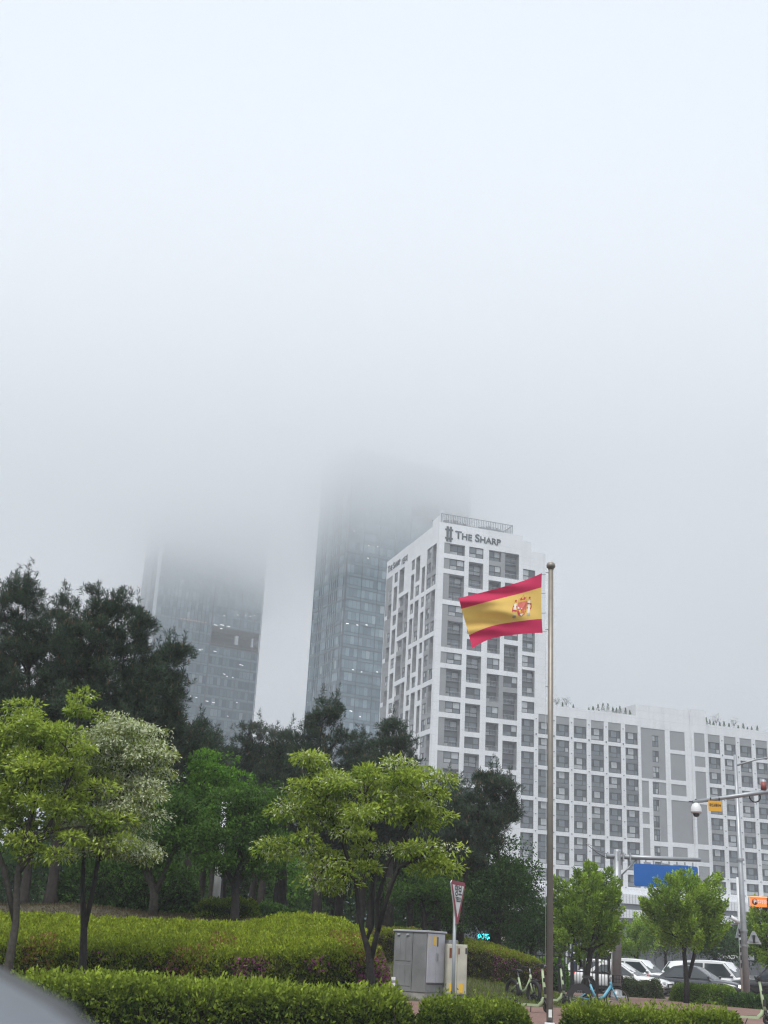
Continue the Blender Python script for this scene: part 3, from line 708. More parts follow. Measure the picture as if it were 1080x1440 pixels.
tree('spreading fringe tree with several dark stems and light white blossom, beside the grey cabinet','tree',b,
  [with_base(b,stem(24.6,[(521,1375,.085),(519,1340,.072),(512,1318,.05),(505,1290,.045),(500,1240,.04),(480,1180,.04),(455,1130,.03),(430,1095,.02)])),
   stem(24.6,[(521,1350,.06),(531,1310,.05),(530,1270,.045),(545,1215,.035),(575,1160,.035),(605,1125,.02)]),
   stem(24.6,[(514,1325,.04,.05),(524,1300,.038,.1),(524,1240,.034,.1),(522,1180,.035,.1),(520,1120,.025,.2)]),
   stem(24.6,[(531,1310,.05),(545,1260,.045,-.1),(560,1220,.04,-.2),(600,1200,.03,-.2),(620,1180,.02)])],
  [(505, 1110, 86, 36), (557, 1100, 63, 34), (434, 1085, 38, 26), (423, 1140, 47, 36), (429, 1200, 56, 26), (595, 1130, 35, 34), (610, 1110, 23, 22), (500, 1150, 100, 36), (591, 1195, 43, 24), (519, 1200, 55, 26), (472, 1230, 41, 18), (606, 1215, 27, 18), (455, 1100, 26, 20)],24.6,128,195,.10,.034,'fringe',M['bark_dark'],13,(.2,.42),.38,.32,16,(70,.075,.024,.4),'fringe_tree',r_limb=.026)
# ---------- greener park trees
b=gbase(215,1300,33.5)
tree('dark green park tree in front of the big round shrub','tree',b,
  [with_base(b,stem(33.5,[(215,1290,.13),(217,1260,.11),(212,1238,.08),(205,1200,.06),(195,1150,.04)])),stem(33.5,[(217,1260,.08),(228,1235,.07),(245,1195,.05),(262,1160,.03)]),stem(33.5,[(217,1255,.06),(203,1228,.05),(180,1190,.03)])],
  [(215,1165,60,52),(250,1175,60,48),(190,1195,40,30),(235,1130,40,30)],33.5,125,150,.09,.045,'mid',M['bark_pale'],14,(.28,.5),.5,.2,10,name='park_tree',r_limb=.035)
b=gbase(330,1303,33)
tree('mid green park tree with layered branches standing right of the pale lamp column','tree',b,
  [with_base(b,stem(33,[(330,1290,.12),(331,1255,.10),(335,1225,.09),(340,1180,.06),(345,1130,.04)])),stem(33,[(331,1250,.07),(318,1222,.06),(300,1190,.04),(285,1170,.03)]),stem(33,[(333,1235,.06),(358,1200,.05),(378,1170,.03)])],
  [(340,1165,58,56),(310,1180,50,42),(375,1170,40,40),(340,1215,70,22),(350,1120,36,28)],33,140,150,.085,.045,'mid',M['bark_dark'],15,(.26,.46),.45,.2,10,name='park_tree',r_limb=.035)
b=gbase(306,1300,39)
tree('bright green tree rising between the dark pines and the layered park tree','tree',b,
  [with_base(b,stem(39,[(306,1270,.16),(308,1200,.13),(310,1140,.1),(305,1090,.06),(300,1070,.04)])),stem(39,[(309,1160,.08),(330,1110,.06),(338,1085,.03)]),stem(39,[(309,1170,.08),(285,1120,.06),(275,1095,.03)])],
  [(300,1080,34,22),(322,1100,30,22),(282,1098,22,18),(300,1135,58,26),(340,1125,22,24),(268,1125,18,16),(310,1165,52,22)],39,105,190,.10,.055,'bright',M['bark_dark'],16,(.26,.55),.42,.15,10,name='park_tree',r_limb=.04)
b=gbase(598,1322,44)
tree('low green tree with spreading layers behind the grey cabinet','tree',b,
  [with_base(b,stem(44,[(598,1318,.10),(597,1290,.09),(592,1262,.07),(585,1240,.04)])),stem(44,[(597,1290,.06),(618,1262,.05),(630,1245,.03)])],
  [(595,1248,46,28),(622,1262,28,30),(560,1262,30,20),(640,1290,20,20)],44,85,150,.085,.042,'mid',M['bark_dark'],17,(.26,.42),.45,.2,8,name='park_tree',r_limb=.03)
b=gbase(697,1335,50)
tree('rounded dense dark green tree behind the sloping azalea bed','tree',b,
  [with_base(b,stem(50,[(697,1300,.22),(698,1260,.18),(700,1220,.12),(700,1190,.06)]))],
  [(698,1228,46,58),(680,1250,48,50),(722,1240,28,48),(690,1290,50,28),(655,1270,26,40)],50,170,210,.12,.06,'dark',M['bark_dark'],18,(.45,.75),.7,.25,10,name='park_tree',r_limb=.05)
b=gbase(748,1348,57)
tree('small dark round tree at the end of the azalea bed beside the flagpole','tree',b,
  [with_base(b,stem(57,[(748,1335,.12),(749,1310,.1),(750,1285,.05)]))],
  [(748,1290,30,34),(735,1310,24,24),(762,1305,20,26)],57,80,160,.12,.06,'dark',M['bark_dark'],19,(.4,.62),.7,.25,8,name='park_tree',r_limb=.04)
# ---------- street trees
def street(label, Y, bx, by, ells, stems, seed, npad, lm='street', per=150, L=.14, W=.07, prad=(.24,.4)):
    rng=np.random.default_rng(seed); base=gbase(bx,by,Y); base.z=0.
    root=thing('street_tree',label,'tree',base,0)
    pads=cat_ellipse(ells,Y,rng,npad,2.6)-np.array(base)
    st=[[(Vector(p)-base,r) for p,r in s] for s in [with_base(base,stems[0])]+stems[1:]]
    mb=MB(); grow_wood(mb,st,pads,M['bark_dark'],rng,12,.035,.014)
    # upswept shoots: each pad is a plume leaning outward and up
    ax=unit((pads-np.array([0,0,0.6*pads[:,2].mean()]))*np.array([1,1,.25])+np.array([0,0,.9]))
    n=len(pads); N=n*per; t=rng.random((N,1)); A=np.repeat(ax,per,axis=0); ln=np.repeat(rng.uniform(.5,1.0,n),per)[:,None]
    wd=np.repeat(rng.uniform(*prad,size=n),per)[:,None]*(1-t*.75)*.62
    off=rng.normal(size=(N,3)); pos=np.repeat(pads,per,axis=0)+A*(t-.4)*ln+off*wd*.6
    D=A*.7+unit(off)*.7+np.array([0,0,-.05])
    V=leaf_quads(pos,D,L*rng.uniform(.7,1.2,N),W*rng.uniform(.7,1.2,N),rng)
    tint=np.clip(np.repeat(rng.uniform(0,.7,n),per)+.35*t[:,0]+.15*rng.random(N),0,1)
    finish_tree(root,mb,V,[LM[lm]],np.zeros(N,int),tint); return root
street('bright green street tree left of the road sign post, behind the black fence',50,824,1398,
  [(825,1274,40,44),(800,1266,22,24),(850,1290,22,40),(820,1314,44,28),(838,1250,22,20),(826,1240,12,12)],[stem(50,[(826,1370,.11),(830,1340,.1),(832,1310,.08),(828,1270,.05),(826,1235,.03)]),stem(50,[(818,1360,.06),(808,1325,.05),(800,1290,.03)]),stem(50,[(831,1335,.06),(845,1305,.05),(856,1275,.03)])],31,135)
street('vase-shaped light green street tree with a forked trunk before the blue road sign',52,965,1400,
  [(962,1283,44,38),(933,1280,24,26),(990,1272,24,36),(960,1310,44,22),(1000,1296,15,28),(966,1252,26,18),(918,1268,8,14)],[stem(52,[(966,1385,.10),(964,1360,.09),(961,1330,.075),(955,1295,.05),(945,1260,.03)]),stem(52,[(968,1375,.08),(976,1345,.075),(978,1320,.06),(985,1285,.04),(990,1255,.025)]),stem(52,[(963,1345,.05),(966,1300,.04),(965,1250,.025)])],32,150)
street('yellow-green street tree cut by the right picture edge behind the pole',62,1085,1395,
  [(1075,1318,24,34),(1090,1300,30,34),(1068,1340,18,20),(1100,1330,30,34)],[stem(62,[(1084,1375,.11),(1083,1345,.1),(1080,1310,.06)])],33,80)
street('young thin-crowned tree between the sign post and the parked white cars',75,897,1390,
  [(895,1312,24,20),(885,1325,20,18),(910,1322,14,16)],[stem(75,[(897,1365,.09),(896,1335,.07),(895,1305,.04)])],34,50)
street('small pale tree seen right beside the flagpole above the black fence',66,788,1385,
  [(788,1305,16,30),(798,1325,14,22),(780,1320,10,20)],[stem(66,[(788,1365,.08),(789,1330,.07),(790,1290,.04)])],35,55,lm='grey')
# ---------- pines: limbs carrying flattened pads of needle tufts with upright shoot tips
def pine_meshes(base, stems, ells, Y, seed, npad, ntuft=21, needles=22, nl=.16, nw=.017, prad=(.28,.55), lm='pine', dfac=1.):
    rng=np.random.default_rng(seed); base=Vector(base)
    pads=cat_ellipse(ells,Y,rng,npad,2.6,dfac)-np.array(base)
    mb=MB(); grow_wood(mb,[[(Vector(p)-base,r*(.95 if i==0 else .8-.35*min(1,i/4))) for i,(p,r) in enumerate(st)] for st in stems],pads,M['bark_pine'],rng,14,.035,.014)
    n=len(pads); T=n*ntuft; c=np.repeat(pads,ntuft,axis=0); d=unit(rng.normal(size=(T,3))+np.array([0,0,.55])); pr=np.repeat(rng.uniform(*prad,size=n),ntuft)[:,None]
    P=c+d*pr*np.array([1,1,.5])*(.3+.7*rng.random((T,1))); out=unit(pads*np.array([1,1,0])+1e-6)
    D=unit(d*.5+np.repeat(out,ntuft,axis=0)*.35+np.array([0,0,.75])+rng.normal(size=(T,3))*.25)
    sp_=np.nonzero(rng.random(n)<.34)[0]; q=np.arange(5)
    lead=np.repeat(pads[sp_],5,axis=0)+rng.normal(0,.05,(len(sp_)*5,3))+np.tile(q,len(sp_))[:,None]*np.array([0,0,.14])+np.array([0,0,.14])
    P=np.concatenate([P,lead]); D=np.concatenate([D,np.repeat(np.array([[0,0,1.]]),len(lead),axis=0)+rng.normal(0,.15,(len(lead),3))]); T=len(P)
    N=T*needles; A=np.repeat(D,needles,axis=0); t=rng.random((N,1)); dirs=unit(A*.8+unit(rng.normal(size=(N,3)))*.8)
    pos=np.repeat(P,needles,axis=0)+A*(t-.6)*.24
    V=leaf_quads(pos,dirs,nl*rng.uniform(.7,1.2,N),nw*rng.uniform(.8,1.3,N),rng)
    tint=np.clip(np.repeat(np.concatenate([np.repeat(rng.random(n),ntuft),rng.random(T-n*ntuft)])*.5+rng.random(T)*.3,needles)+.2*rng.random(N),0,1); mi=np.zeros(N,int)
    sel=rng.random(T)<.14; cp=np.repeat(P[sel]+D[sel]*.06,2,axis=0); m=len(cp)
    V2=leaf_quads(cp,np.array([0,0,1])+rng.normal(0,.15,(m,3)),.2*rng.uniform(.6,1.2,m),np.full(m,.024),rng)
    V=np.concatenate([V,V2]); tint=np.concatenate([tint,rng.random(m)]); mi=np.concatenate([mi,np.ones(m,int)])
    return mb.mesh('trunk'), quads('crown',V,[LM[lm],LM['candle']],mi,tint)
def pine(label, bx, by, Y, stem_px, ells, seed, npad, group='pines in the park wood', **kw):
    base=gbase(bx,by,Y); st=[with_base(base,stem(Y,stem_px[0]))]+[stem(Y,q) for q in stem_px[1:]]
    ms=pine_meshes(base,st,ells,Y,seed,npad,**kw); root=thing('pine_tree',label,'pine tree',base,0,group)
    link('trunk',ms[0],root); link('crown',ms[1],root); return root
pine('tall dark pine with the highest pointed top above the white-blossomed tree',72,1290,36,[[(73,1260,.22),(80,1180,.2),(100,1080,.17),(122,960,.12),(136,870,.06),(139,830,.02)]],
  [(141,822,15,26),(143,850,30,26),(150,880,38,34),(128,925,60,46),(165,950,58,50),(140,1010,70,50),(120,1080,60,45)],41,190)
pine('dark pine with a leaning trunk cut by the left picture edge',33,1290,36.5,[[(34,1265,.2),(42,1200,.18),(48,1120,.15),(42,1000,.11),(38,900,.06),(36,845,.02)]],
  [(36,832,20,22),(30,860,34,30),(10,900,45,45),(48,915,40,45),(0,970,50,50),(50,990,55,50),(20,1060,60,50)],42,160)
pine('dark pine with long level branches reaching out towards the glass skyscraper',137,1278,38,[[(138,1240,.21),(142,1160,.19),(155,1080,.16),(175,990,.12),(190,920,.07),(198,870,.03)],[(160,1050,.08),(200,990,.06),(235,955,.03)],[(170,1000,.07),(205,950,.05),(240,925,.03)]],
  [(200,868,17,17),(192,895,26,22),(225,925,34,18),(246,918,12,14),(205,950,40,26),(236,966,28,18),(205,1000,52,32),(235,1020,24,24),(190,1050,50,35)],43,165)
pine('dark pine filling the gap between the two tallest pines',100,1282,39.5,[[(100,1240,.18),(98,1150,.16),(95,1040,.12),(98,930,.07),(102,880,.02)]],
  [(103,850,18,26),(80,858,18,22),(66,882,24,30),(96,885,32,32),(80,930,46,40),(105,970,50,40),(75,1020,60,45),(130,1050,55,40),(60,1090,60,40)],44,150)
pine('short dark pine with brown shoots just right of the long-branched pine',262,1290,43,[[(263,1240,.17),(266,1150,.14),(270,1080,.1),(274,1025,.04)]],
  [(278,1030,24,20),(268,1055,38,24),(290,1060,18,18),(255,1085,40,26),(280,1110,40,30)],45,80)
pine('shaggy pine rising above the spreading fringe tree in front of the second skyscraper',446,1298,47,[[(446,1250,.22),(444,1170,.19),(446,1100,.14),(450,1040,.07),(455,1012,.02)]],
  [(462,1000,22,13),(446,1015,26,14),(480,1008,12,10),(432,1042,24,14),(470,1048,26,16),(445,1070,40,18),(480,1090,36,22),(425,1100,34,24),(450,1140,50,30)],46,115)
pine('shaggy pine in front of the foot of the residential tower',548,1298,46,[[(548,1250,.2),(546,1170,.17),(548,1110,.1),(552,1060,.05),(553,1040,.02)]],
  [(552,1026,16,15),(562,1046,22,12),(540,1052,22,14),(572,1070,14,10),(545,1082,38,18),(565,1105,30,20),(520,1110,34,24),(550,1145,46,30)],47,105)
pine('broad pine with a leaning trunk right of the fringe tree, above the yield sign',646,1300,45,[[(648,1270,.17),(655,1210,.15),(668,1170,.12),(680,1130,.08),(688,1098,.03)],[(664,1180,.07),(690,1165,.05),(712,1155,.03)]],
  [(686,1098,20,10),(695,1112,26,10),(668,1118,24,12),(705,1132,24,10),(650,1142,30,16),(690,1150,36,14),(716,1150,14,8),(640,1170,36,18),(680,1175,42,16),(655,1205,44,22)],48,125)
bPA=gbase(350,1298,50); PA=pine_meshes(bPA,[with_base(bPA,stem(50,[(350,1260,.2),(351,1180,.17),(350,1100,.09),(350,1050,.03)]))],[(350,1030,12,18),(348,1055,24,20),(352,1085,36,24),(348,1125,46,28),(352,1170,44,26)],50,51,95,needles=20,lm='pine_b')
bPB=gbase(418,1298,50); PB=pine_meshes(bPB,[with_base(bPB,stem(50,[(417,1260,.22),(420,1180,.19),(414,1110,.1),(418,1050,.03)]))],[(418,1036,18,16),(408,1060,28,18),(430,1078,28,18),(410,1105,44,24),(425,1145,48,28),(405,1180,34,22)],50,52,100,needles=20,lm='pine_b')
HA=at(350,1016,50).z-bPA.z; HB=at(418,1020,50).z-bPB.z
back=[(322,1032,48,'A'),(350,1016,50,'B'),(384,1026,48,'A'),(418,1026,52,'B'),(490,1034,50,'A'),(518,1036,48,'B'),(590,1064,51,'A'),(620,1090,54,'B'),(240,1015,49,'B'),(640,1120,50,'A'),(180,1000,51,'A'),(110,960,47,'B'),(20,950,46,'A'),(402,1060,57,'A'),(455,1080,58,'B'),(560,1085,60,'A'),(300,1060,56,'B'),(370,1050,55,'A'),(335,1050,58,'B'),(530,1060,57,'A')]
for i,(px,py,Y,k) in enumerate(back):
    p=at(px,py,Y); z0=float(terr(p.x,Y))-.05; s_=(p.z-z0)/(HA if k=='A' else HB); ms=PA if k=='A' else PB
    root=thing('pine_tree','dark pine of the park wood, one of the row standing behind the fringe trees','pine tree',(p.x,Y,z0),i*2.1,'pines standing in the row of the park wood')
    link('trunk',ms[0],root); link('crown',ms[1],root); root.scale=(s_*1.05,s_*1.05,s_)
# far wood that closes the view between the trunks
rng=np.random.default_rng(77); n=26000
px_=rng.uniform(-60,640,n); Yw_=rng.uniform(74,84,n); hgt=(7.5+1.2*np.sin(px_*.05)+.9*np.sin(px_*.13+1))*rng.random(n)**.8
xw=np.array([(px_[i]-540)/FP*Yw_[i]/.94 for i in range(n)])
V=leaf_quads(np.stack([xw,Yw_,hgt],1),rng.normal(size=(n,3)),np.full(n,.5)*rng.uniform(.6,1.3,n),np.full(n,.3),rng)
o=link('woods',quads('woods',V,[LM['dark']],np.zeros(n,int),rng.random(n))); tag(o,'dense dark green wood in the distance behind the pine trunks','wood',None,'stuff')
# ---------- understorey trees behind the wood (seen through the trunks)
def bush_tree(name,label,px,py,Y,rx,ry,lm,seed,npad=60,per=120,L=.16,W=.08,cat='tree',group=None):
    c=at(px,py,Y); z0=float(terr(c.x,Y)) if c.x<9 else 0.
    base=Vector((c.x,Y,z0-.03))
    return tree(label,cat,base,[[(base,.12),(Vector((c.x,Y,z0+.6*(c.z-z0))),.1),(c,.05)]],[(px,py,rx,ry)],Y,npad,per,L,W,lm,M['bark_dark'],seed,(.5,.8),.75,.15,7,name=name,group=group,r_limb=.04)
un=[(130,1225,60,45,34,'dark'),(250,1235,62,45,32,'mid'),(330,1235,64,40,30,'dark'),(410,1245,66,40,36,'bright'),(470,1240,63,36,30,'mid'),(540,1250,66,40,34,'dark'),(610,1270,62,40,30,'dark'),(30,1225,60,44,36,'dark')]
ul=['dark understorey tree far behind the white-blossomed tree','green understorey tree behind the round shrub','dark understorey tree behind the pale lamp column','bright green tree glimpsed through the pine trunks','green tree glimpsed between pine trunks left of the fringe tree stems','dark tree behind the stems of the spreading fringe tree','dark tree behind the cabinets, under the pines','dark understorey tree at the far left behind the leaning trunk']
for i,(px,py,Y,rx,ry,lm) in enumerate(un): bush_tree('understorey_tree',ul[i],px,py,Y,rx,ry,lm,60+i,55,110,.2,.1)
bush_tree('dark_tree','dark broad tree in the distance under the podium, right of the forked street tree',1005,1322,84,32,26,'dark',71,70,130,.2,.1)
bush_tree('dark_tree','dark tree hidden behind the right street tree and the sign poles',1048,1330,88,28,24,'dark',72,60,130,.2,.1)
bush_tree('willow','pale grey-green thin trees in the distance behind the white cars',935,1318,92,36,22,'grey',73,60,110,.18,.06)
bush_tree('willow','grey-green thin tree left of the blue banner sign in the distance',775,1325,88,30,26,'grey',74,60,110,.18,.06)
bush_tree('dark_tree','green tree in the distance right behind the black fence',845,1325,86,26,22,'mid',75,50,120,.2,.1)
bush_tree('dark_tree','dark tree in the distance between the flagpole and the round tree',725,1318,80,26,24,'mid',76,50,120,.2,.1)
# ---------- roof garden
s=0
for px,py,h,kind in ((800,992,2.9,'t'),(787,993,1.8,'t'),(845,998,1.5,'c'),(852,998,1.9,'c'),(859,999,2.1,'c'),(866,1000,1.6,'c'),(876,1001,2.3,'c'),(884,1003,1.7,'c'),(890,1004,1.3,'c'),(992,1018,2.6,'c'),(1012,1021,2.6,'t'),(1003,1020,1.3,'c'),(1037,1024,2.4,'t'),(1023,1022,1.2,'c'),(1050,1026,1.3,'c'),(1062,1028,1.0,'c'),(1070,1029,1.2,'c'),(1030,1023,.9,'c'),(1017,1022,1.0,'c'),(998,1019,1.6,'c'),(1043,1025,.9,'c'),(1008,1021,1.1,'c'),(1056,1027,.8,'c'),(838,998,.9,'c'),(832,997,.7,'c'),(871,1000,1.2,'c'),(795,992,1.2,'c'),(810,994,.8,'c')):
    sx_,zz=on_plane(px,py,CORN,DR); rng=np.random.default_rng(900+px)
    h*=rng.uniform(.75,1.15); P0=CORN+MX@Vector((sx_,1.2,49.6)); n=130
    root=thing('rooftop_tree' if kind=='t' else 'rooftop_conifer','','plant',P0,0,'plants of the roof garden')
    root['label']=('thin leafy young tree on the roof edge of the long white block' if kind=='t' else 'small dark conical conifer planted along the roof edge of the long white block')
    mb=MB(); mb.tube([(0,0,0),(0,0,1.1+h*.7)],[.06,.03],M['bark_dark'],5); hh=.9
    if kind=='t':
        for a in range(5): mb.tube([(0,0,.9+h*.25),(math.cos(a*1.3)*h*.3,math.sin(a*1.3)*h*.3,.9+h*.85)],[.03,.012],M['bark_dark'],4)
        d=unit(rng.normal(size=(n,3))); pos=(d+.5*np.sin(d[:,[1,2,0]]*5))*np.array([h*.42,h*.42,h*.34])*rng.uniform(.3,1.1,(n,1))+np.array([0,0,.9+h*.66])
        V=leaf_quads(pos,d,np.full(n,.2),np.full(n,.1),rng); lm='grey'
    else:
        t=rng.random((n,1))**.7; a=rng.random((n,1))*6.283; r=(1-t)*h*.2*rng.uniform(.4,1.25,(n,1))+.03
        pos=np.concatenate([np.cos(a)*r,np.sin(a)*r,hh+t*h],axis=1); V=leaf_quads(pos,pos*np.array([1,1,0])+np.array([0,0,.3]),np.full(n,.22),np.full(n,.1),rng); lm='dark'
    finish_tree(root,mb,V,[LM[lm]],np.zeros(n,int),rng.random(n))
# ================================================================== HEDGES
def poly_dist(poly, X, Y):
    ins=np.zeros(X.shape,bool); d=np.full(X.shape,1e9); n=len(poly)
    for i in range(n):
        x1,y1=poly[i]; x2,y2=poly[(i+1)%n]
        c=((y1>Y)!=(y2>Y)); 
        with np.errstate(divide='ignore',invalid='ignore'):
            xi=(x2-x1)*(Y-y1)/(y2-y1+1e-12)+x1
        ins^=(c&(X<xi))
        t=np.clip(((X-x1)*(x2-x1)+(Y-y1)*(y2-y1))/((x2-x1)**2+(y2-y1)**2+1e-12),0,1)
        d=np.minimum(d,np.hypot(X-x1-t*(x2-x1),Y-y1-t*(y2-y1)))
    return np.where(ins,d,-d)
def smooth_poly(poly, it=2):
    for _ in range(it):
        q=[]
        for i in range(len(poly)):
            a,b=poly[i],poly[(i+1)%len(poly)]
            q+= [(a[0]*.8+b[0]*.2,a[1]*.8+b[1]*.2),(a[0]*.2+b[0]*.8,a[1]*.2+b[1]*.8)]
        poly=q
    return poly
def lumps(X,Y,seed,f):
    r=np.random.default_rng(seed); o=0
    for k in range(6):
        a=r.uniform(0,6.28); fr=f*r.uniform(.6,1.8); o=o+np.sin((X*np.cos(a)+Y*np.sin(a))*fr+r.uniform(0,6.28))
    return o/6
def hedge(name,label,cat,poly,H,edge,dens,L,W,lm,seed,ground=terr,topfun=None,res=.09,low_sparse=0.,young=.35,extra=None,group=None,rough=.05,stems=0,core_in=.12,shoot=.0,lumpf=3.,young_side=0.):
    rng=np.random.default_rng(seed); poly=smooth_poly(poly,2)
    xs=[p[0] for p in poly]; ys=[p[1] for p in poly]; ox,oy=sum(xs)/len(xs),sum(ys)/len(ys)
    gx=np.arange(min(xs)-.1,max(xs)+.1,res); gy=np.arange(min(ys)-.1,max(ys)+.1,res); X,Y=np.meshgrid(gx,gy,indexing='ij')
    d=poly_dist(poly,X,Y)+.05*lumps(X,Y,seed+3,lumpf*2); g=ground(X,Y)+np.zeros(X.shape)
    tp=(topfun(X,Y) if topfun else g+H)*1.+rough*lumps(X,Y,seed,lumpf)+rough*.6*lumps(X,Y,seed+1,lumpf*3)
    q=np.clip(d/edge,0,1); prof=np.sqrt(np.clip(1-(1-q)**2,0,1))**.8
    Z=g-.04+(tp-g)*prof
    inside=d>-.03
    nx,ny=X.shape; idx=-np.ones(X.shape,int); 
    cell=inside[:-1,:-1]|inside[1:,:-1]|inside[:-1,1:]|inside[1:,1:]
    use=np.zeros(X.shape,bool)
    for a in (0,1):
        for c in (0,1): use[a:nx-1+a,c:ny-1+c]|=cell
    idx[use]=np.arange(use.sum())
    pts=np.stack([X[use]-ox,Y[use]-oy,Z[use]],axis=1)
    I,J=np.nonzero(cell); F=np.stack([idx[I,J],idx[I+1,J],idx[I+1,J+1],idx[I,J+1]],axis=1)
    me=bpy.data.meshes.new('shade_core'); core=pts.copy(); 
    T=np.concatenate([F[:,[0,1,2]],F[:,[0,2,3]]]); A,B,C=pts[T[:,0]],pts[T[:,1]],pts[T[:,2]]
    nr=np.cross(B-A,C-A); ar=np.linalg.norm(nr,axis=1)/2; nr=unit(nr)
    vn=np.zeros_like(pts)
    for k in range(3): np.add.at(vn,T[:,k],nr*ar[:,None])
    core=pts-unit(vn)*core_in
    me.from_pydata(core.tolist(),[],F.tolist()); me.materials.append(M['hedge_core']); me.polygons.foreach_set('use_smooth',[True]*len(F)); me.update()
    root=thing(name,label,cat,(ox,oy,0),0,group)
    link('shade_core',me,root)  # solid dark core added inside the leaves, blocks light so gaps read as shade
    n=int(dens*ar.sum()); t=rng.choice(len(T),size=n,p=ar/ar.sum()); u=rng.random((n,1)); v=rng.random((n,1)); f=(u+v)>1; u=np.where(f,1-u,u); v=np.where(f,1-v,v)
    pos=A[t]+(B[t]-A[t])*u+(C[t]-A[t])*v; N=nr[t]
    gz=ground(pos[:,0]+ox,pos[:,1]+oy); hrel=pos[:,2]-gz
    if low_sparse:
        keep=rng.random(n)<np.clip(hrel/low_sparse,.12,1)*np.clip(1.1+.9*lumps(pos[:,0],pos[:,2]*2,seed+9,4.),.25,1); pos,N,hrel=pos[keep],N[keep],hrel[keep]; n=len(pos)
    cl=lumps(pos[:,0]*1.+pos[:,2]*.7,pos[:,1]+pos[:,2],seed+31,13.)[:,None]
    pos=pos+N*(rng.uniform(-.10,.05,(n,1))+.085*cl)
    sh=rng.random((n,1))<shoot; pos=pos+np.where(sh,np.array([0,0,1])*rng.uniform(.02,.16,(n,1))*np.clip(N[:,2:3],0,1),0)
    D=N*.6+rng.normal(size=(n,3))*.5+np.array([0,0,.35])
    V=leaf_quads(pos,D,L*rng.uniform(.4,1.5,n),W*rng.uniform(.6,1.4,n),rng)
    lum=lumps(pos[:,0]*1.,pos[:,1]+pos[:,2],seed+5,5.)
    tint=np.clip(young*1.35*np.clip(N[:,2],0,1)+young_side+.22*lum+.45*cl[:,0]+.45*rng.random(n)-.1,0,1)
    mats=[LM[lm]]; mi=np.zeros(n,int)
    if extra: mats,mi=extra(pos+np.array([ox,oy,0]),N,hrel,rng,mats,mi)
    link('foliage',quads('foliage',V,mats,mi,tint),root)
    if stems:
        mb=MB()
        for _ in range(stems):
            i=rng.integers(n); p=pos[i]; 
            y=min(ys)-oy+rng.uniform(.05,.35); x=rng.uniform(min(xs)+.15,max(xs)-.15)-ox
            g0=float(ground(x+ox,y+oy)); mb.tube([(x,y,g0),(x+rng.normal(0,.05),y-.02,g0+.3),(x+rng.normal(0,.09),y,g0+rng.uniform(.5,.75))],[.009,.007,.004],M['bark_dark'],4,caps=False)
        mb.build('stem',root)['kind']='stuff'
    return root
XY=lambda px,Y,py=1400: (at(px,py,Y).x,Y)
low=lambda x,y: terr(x,y)*0.
# front hedge (left), trimmed, with bare stems low down
x0=XY(22,21.6)[0]; x1=XY(582,21.8)[0]
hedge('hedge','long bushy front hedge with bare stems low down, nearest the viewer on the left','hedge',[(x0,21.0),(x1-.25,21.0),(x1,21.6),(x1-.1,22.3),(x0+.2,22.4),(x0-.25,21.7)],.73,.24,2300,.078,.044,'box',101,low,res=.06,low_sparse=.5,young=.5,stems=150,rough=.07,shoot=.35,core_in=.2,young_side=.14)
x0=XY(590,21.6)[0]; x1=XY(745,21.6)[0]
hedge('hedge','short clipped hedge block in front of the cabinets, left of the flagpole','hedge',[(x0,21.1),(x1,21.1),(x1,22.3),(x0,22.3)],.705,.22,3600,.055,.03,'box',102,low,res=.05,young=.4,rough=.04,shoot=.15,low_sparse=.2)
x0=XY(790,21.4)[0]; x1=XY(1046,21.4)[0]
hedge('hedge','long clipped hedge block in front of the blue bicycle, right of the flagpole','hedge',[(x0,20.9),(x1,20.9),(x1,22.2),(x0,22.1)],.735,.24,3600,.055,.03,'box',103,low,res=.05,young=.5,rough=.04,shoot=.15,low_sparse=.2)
# azalea bed
def bed_top(x,y): 
    return 1.22+np.clip(y-26.4,0,9)*.15+.02*np.exp(-((x+1.3)/1.7)**2-((y-31.8)/1.3)**2)+.14*S((x+3)/3)
def bed_extra(p,N,h,rng,mats,mi):
    mats=mats+[LM['azalea_r'],LM['pink'],LM['salmon']]; n=len(p); side=N[:,2]<.62
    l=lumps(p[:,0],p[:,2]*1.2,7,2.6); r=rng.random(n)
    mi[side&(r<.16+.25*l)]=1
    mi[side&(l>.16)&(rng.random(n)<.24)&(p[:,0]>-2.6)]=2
    mi[side&(l>.30)&(rng.random(n)<.14)]=2
    l2=lumps(p[:,0],p[:,1]*.8,17,1.7); mi[(l2>.32)&(rng.random(n)<.3)]=3
    return mats,mi
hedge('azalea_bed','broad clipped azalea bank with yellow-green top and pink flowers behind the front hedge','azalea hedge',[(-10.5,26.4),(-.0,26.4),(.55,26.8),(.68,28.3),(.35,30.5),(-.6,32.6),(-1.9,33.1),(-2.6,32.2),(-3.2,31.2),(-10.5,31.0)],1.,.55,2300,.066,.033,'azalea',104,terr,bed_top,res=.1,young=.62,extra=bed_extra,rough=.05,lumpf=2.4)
def slope_extra(p,N,h,rng,mats,mi):
    mats=mats+[LM['azalea_r'],LM['pink'],LM['salmon']]; n=len(p); side=N[:,2]<.6; l=lumps(p[:,0],p[:,2],27,2.)
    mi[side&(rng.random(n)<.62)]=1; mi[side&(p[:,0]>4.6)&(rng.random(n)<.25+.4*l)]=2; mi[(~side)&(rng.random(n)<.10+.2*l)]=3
    return mats,mi
hedge('azalea_bed','azalea bank with dark reddish face sloping down behind the cabinets to the flagpole','azalea hedge',[(.3,44.6),(3.,44.3),(5.8,44.6),(6.7,45.2),(6.7,46.4),(5.5,46.9),(.3,47.)],.95,.45,1700,.065,.034,'azalea',105,terr,res=.11,young=.55,extra=slope_extra,rough=.05,lumpf=2.)
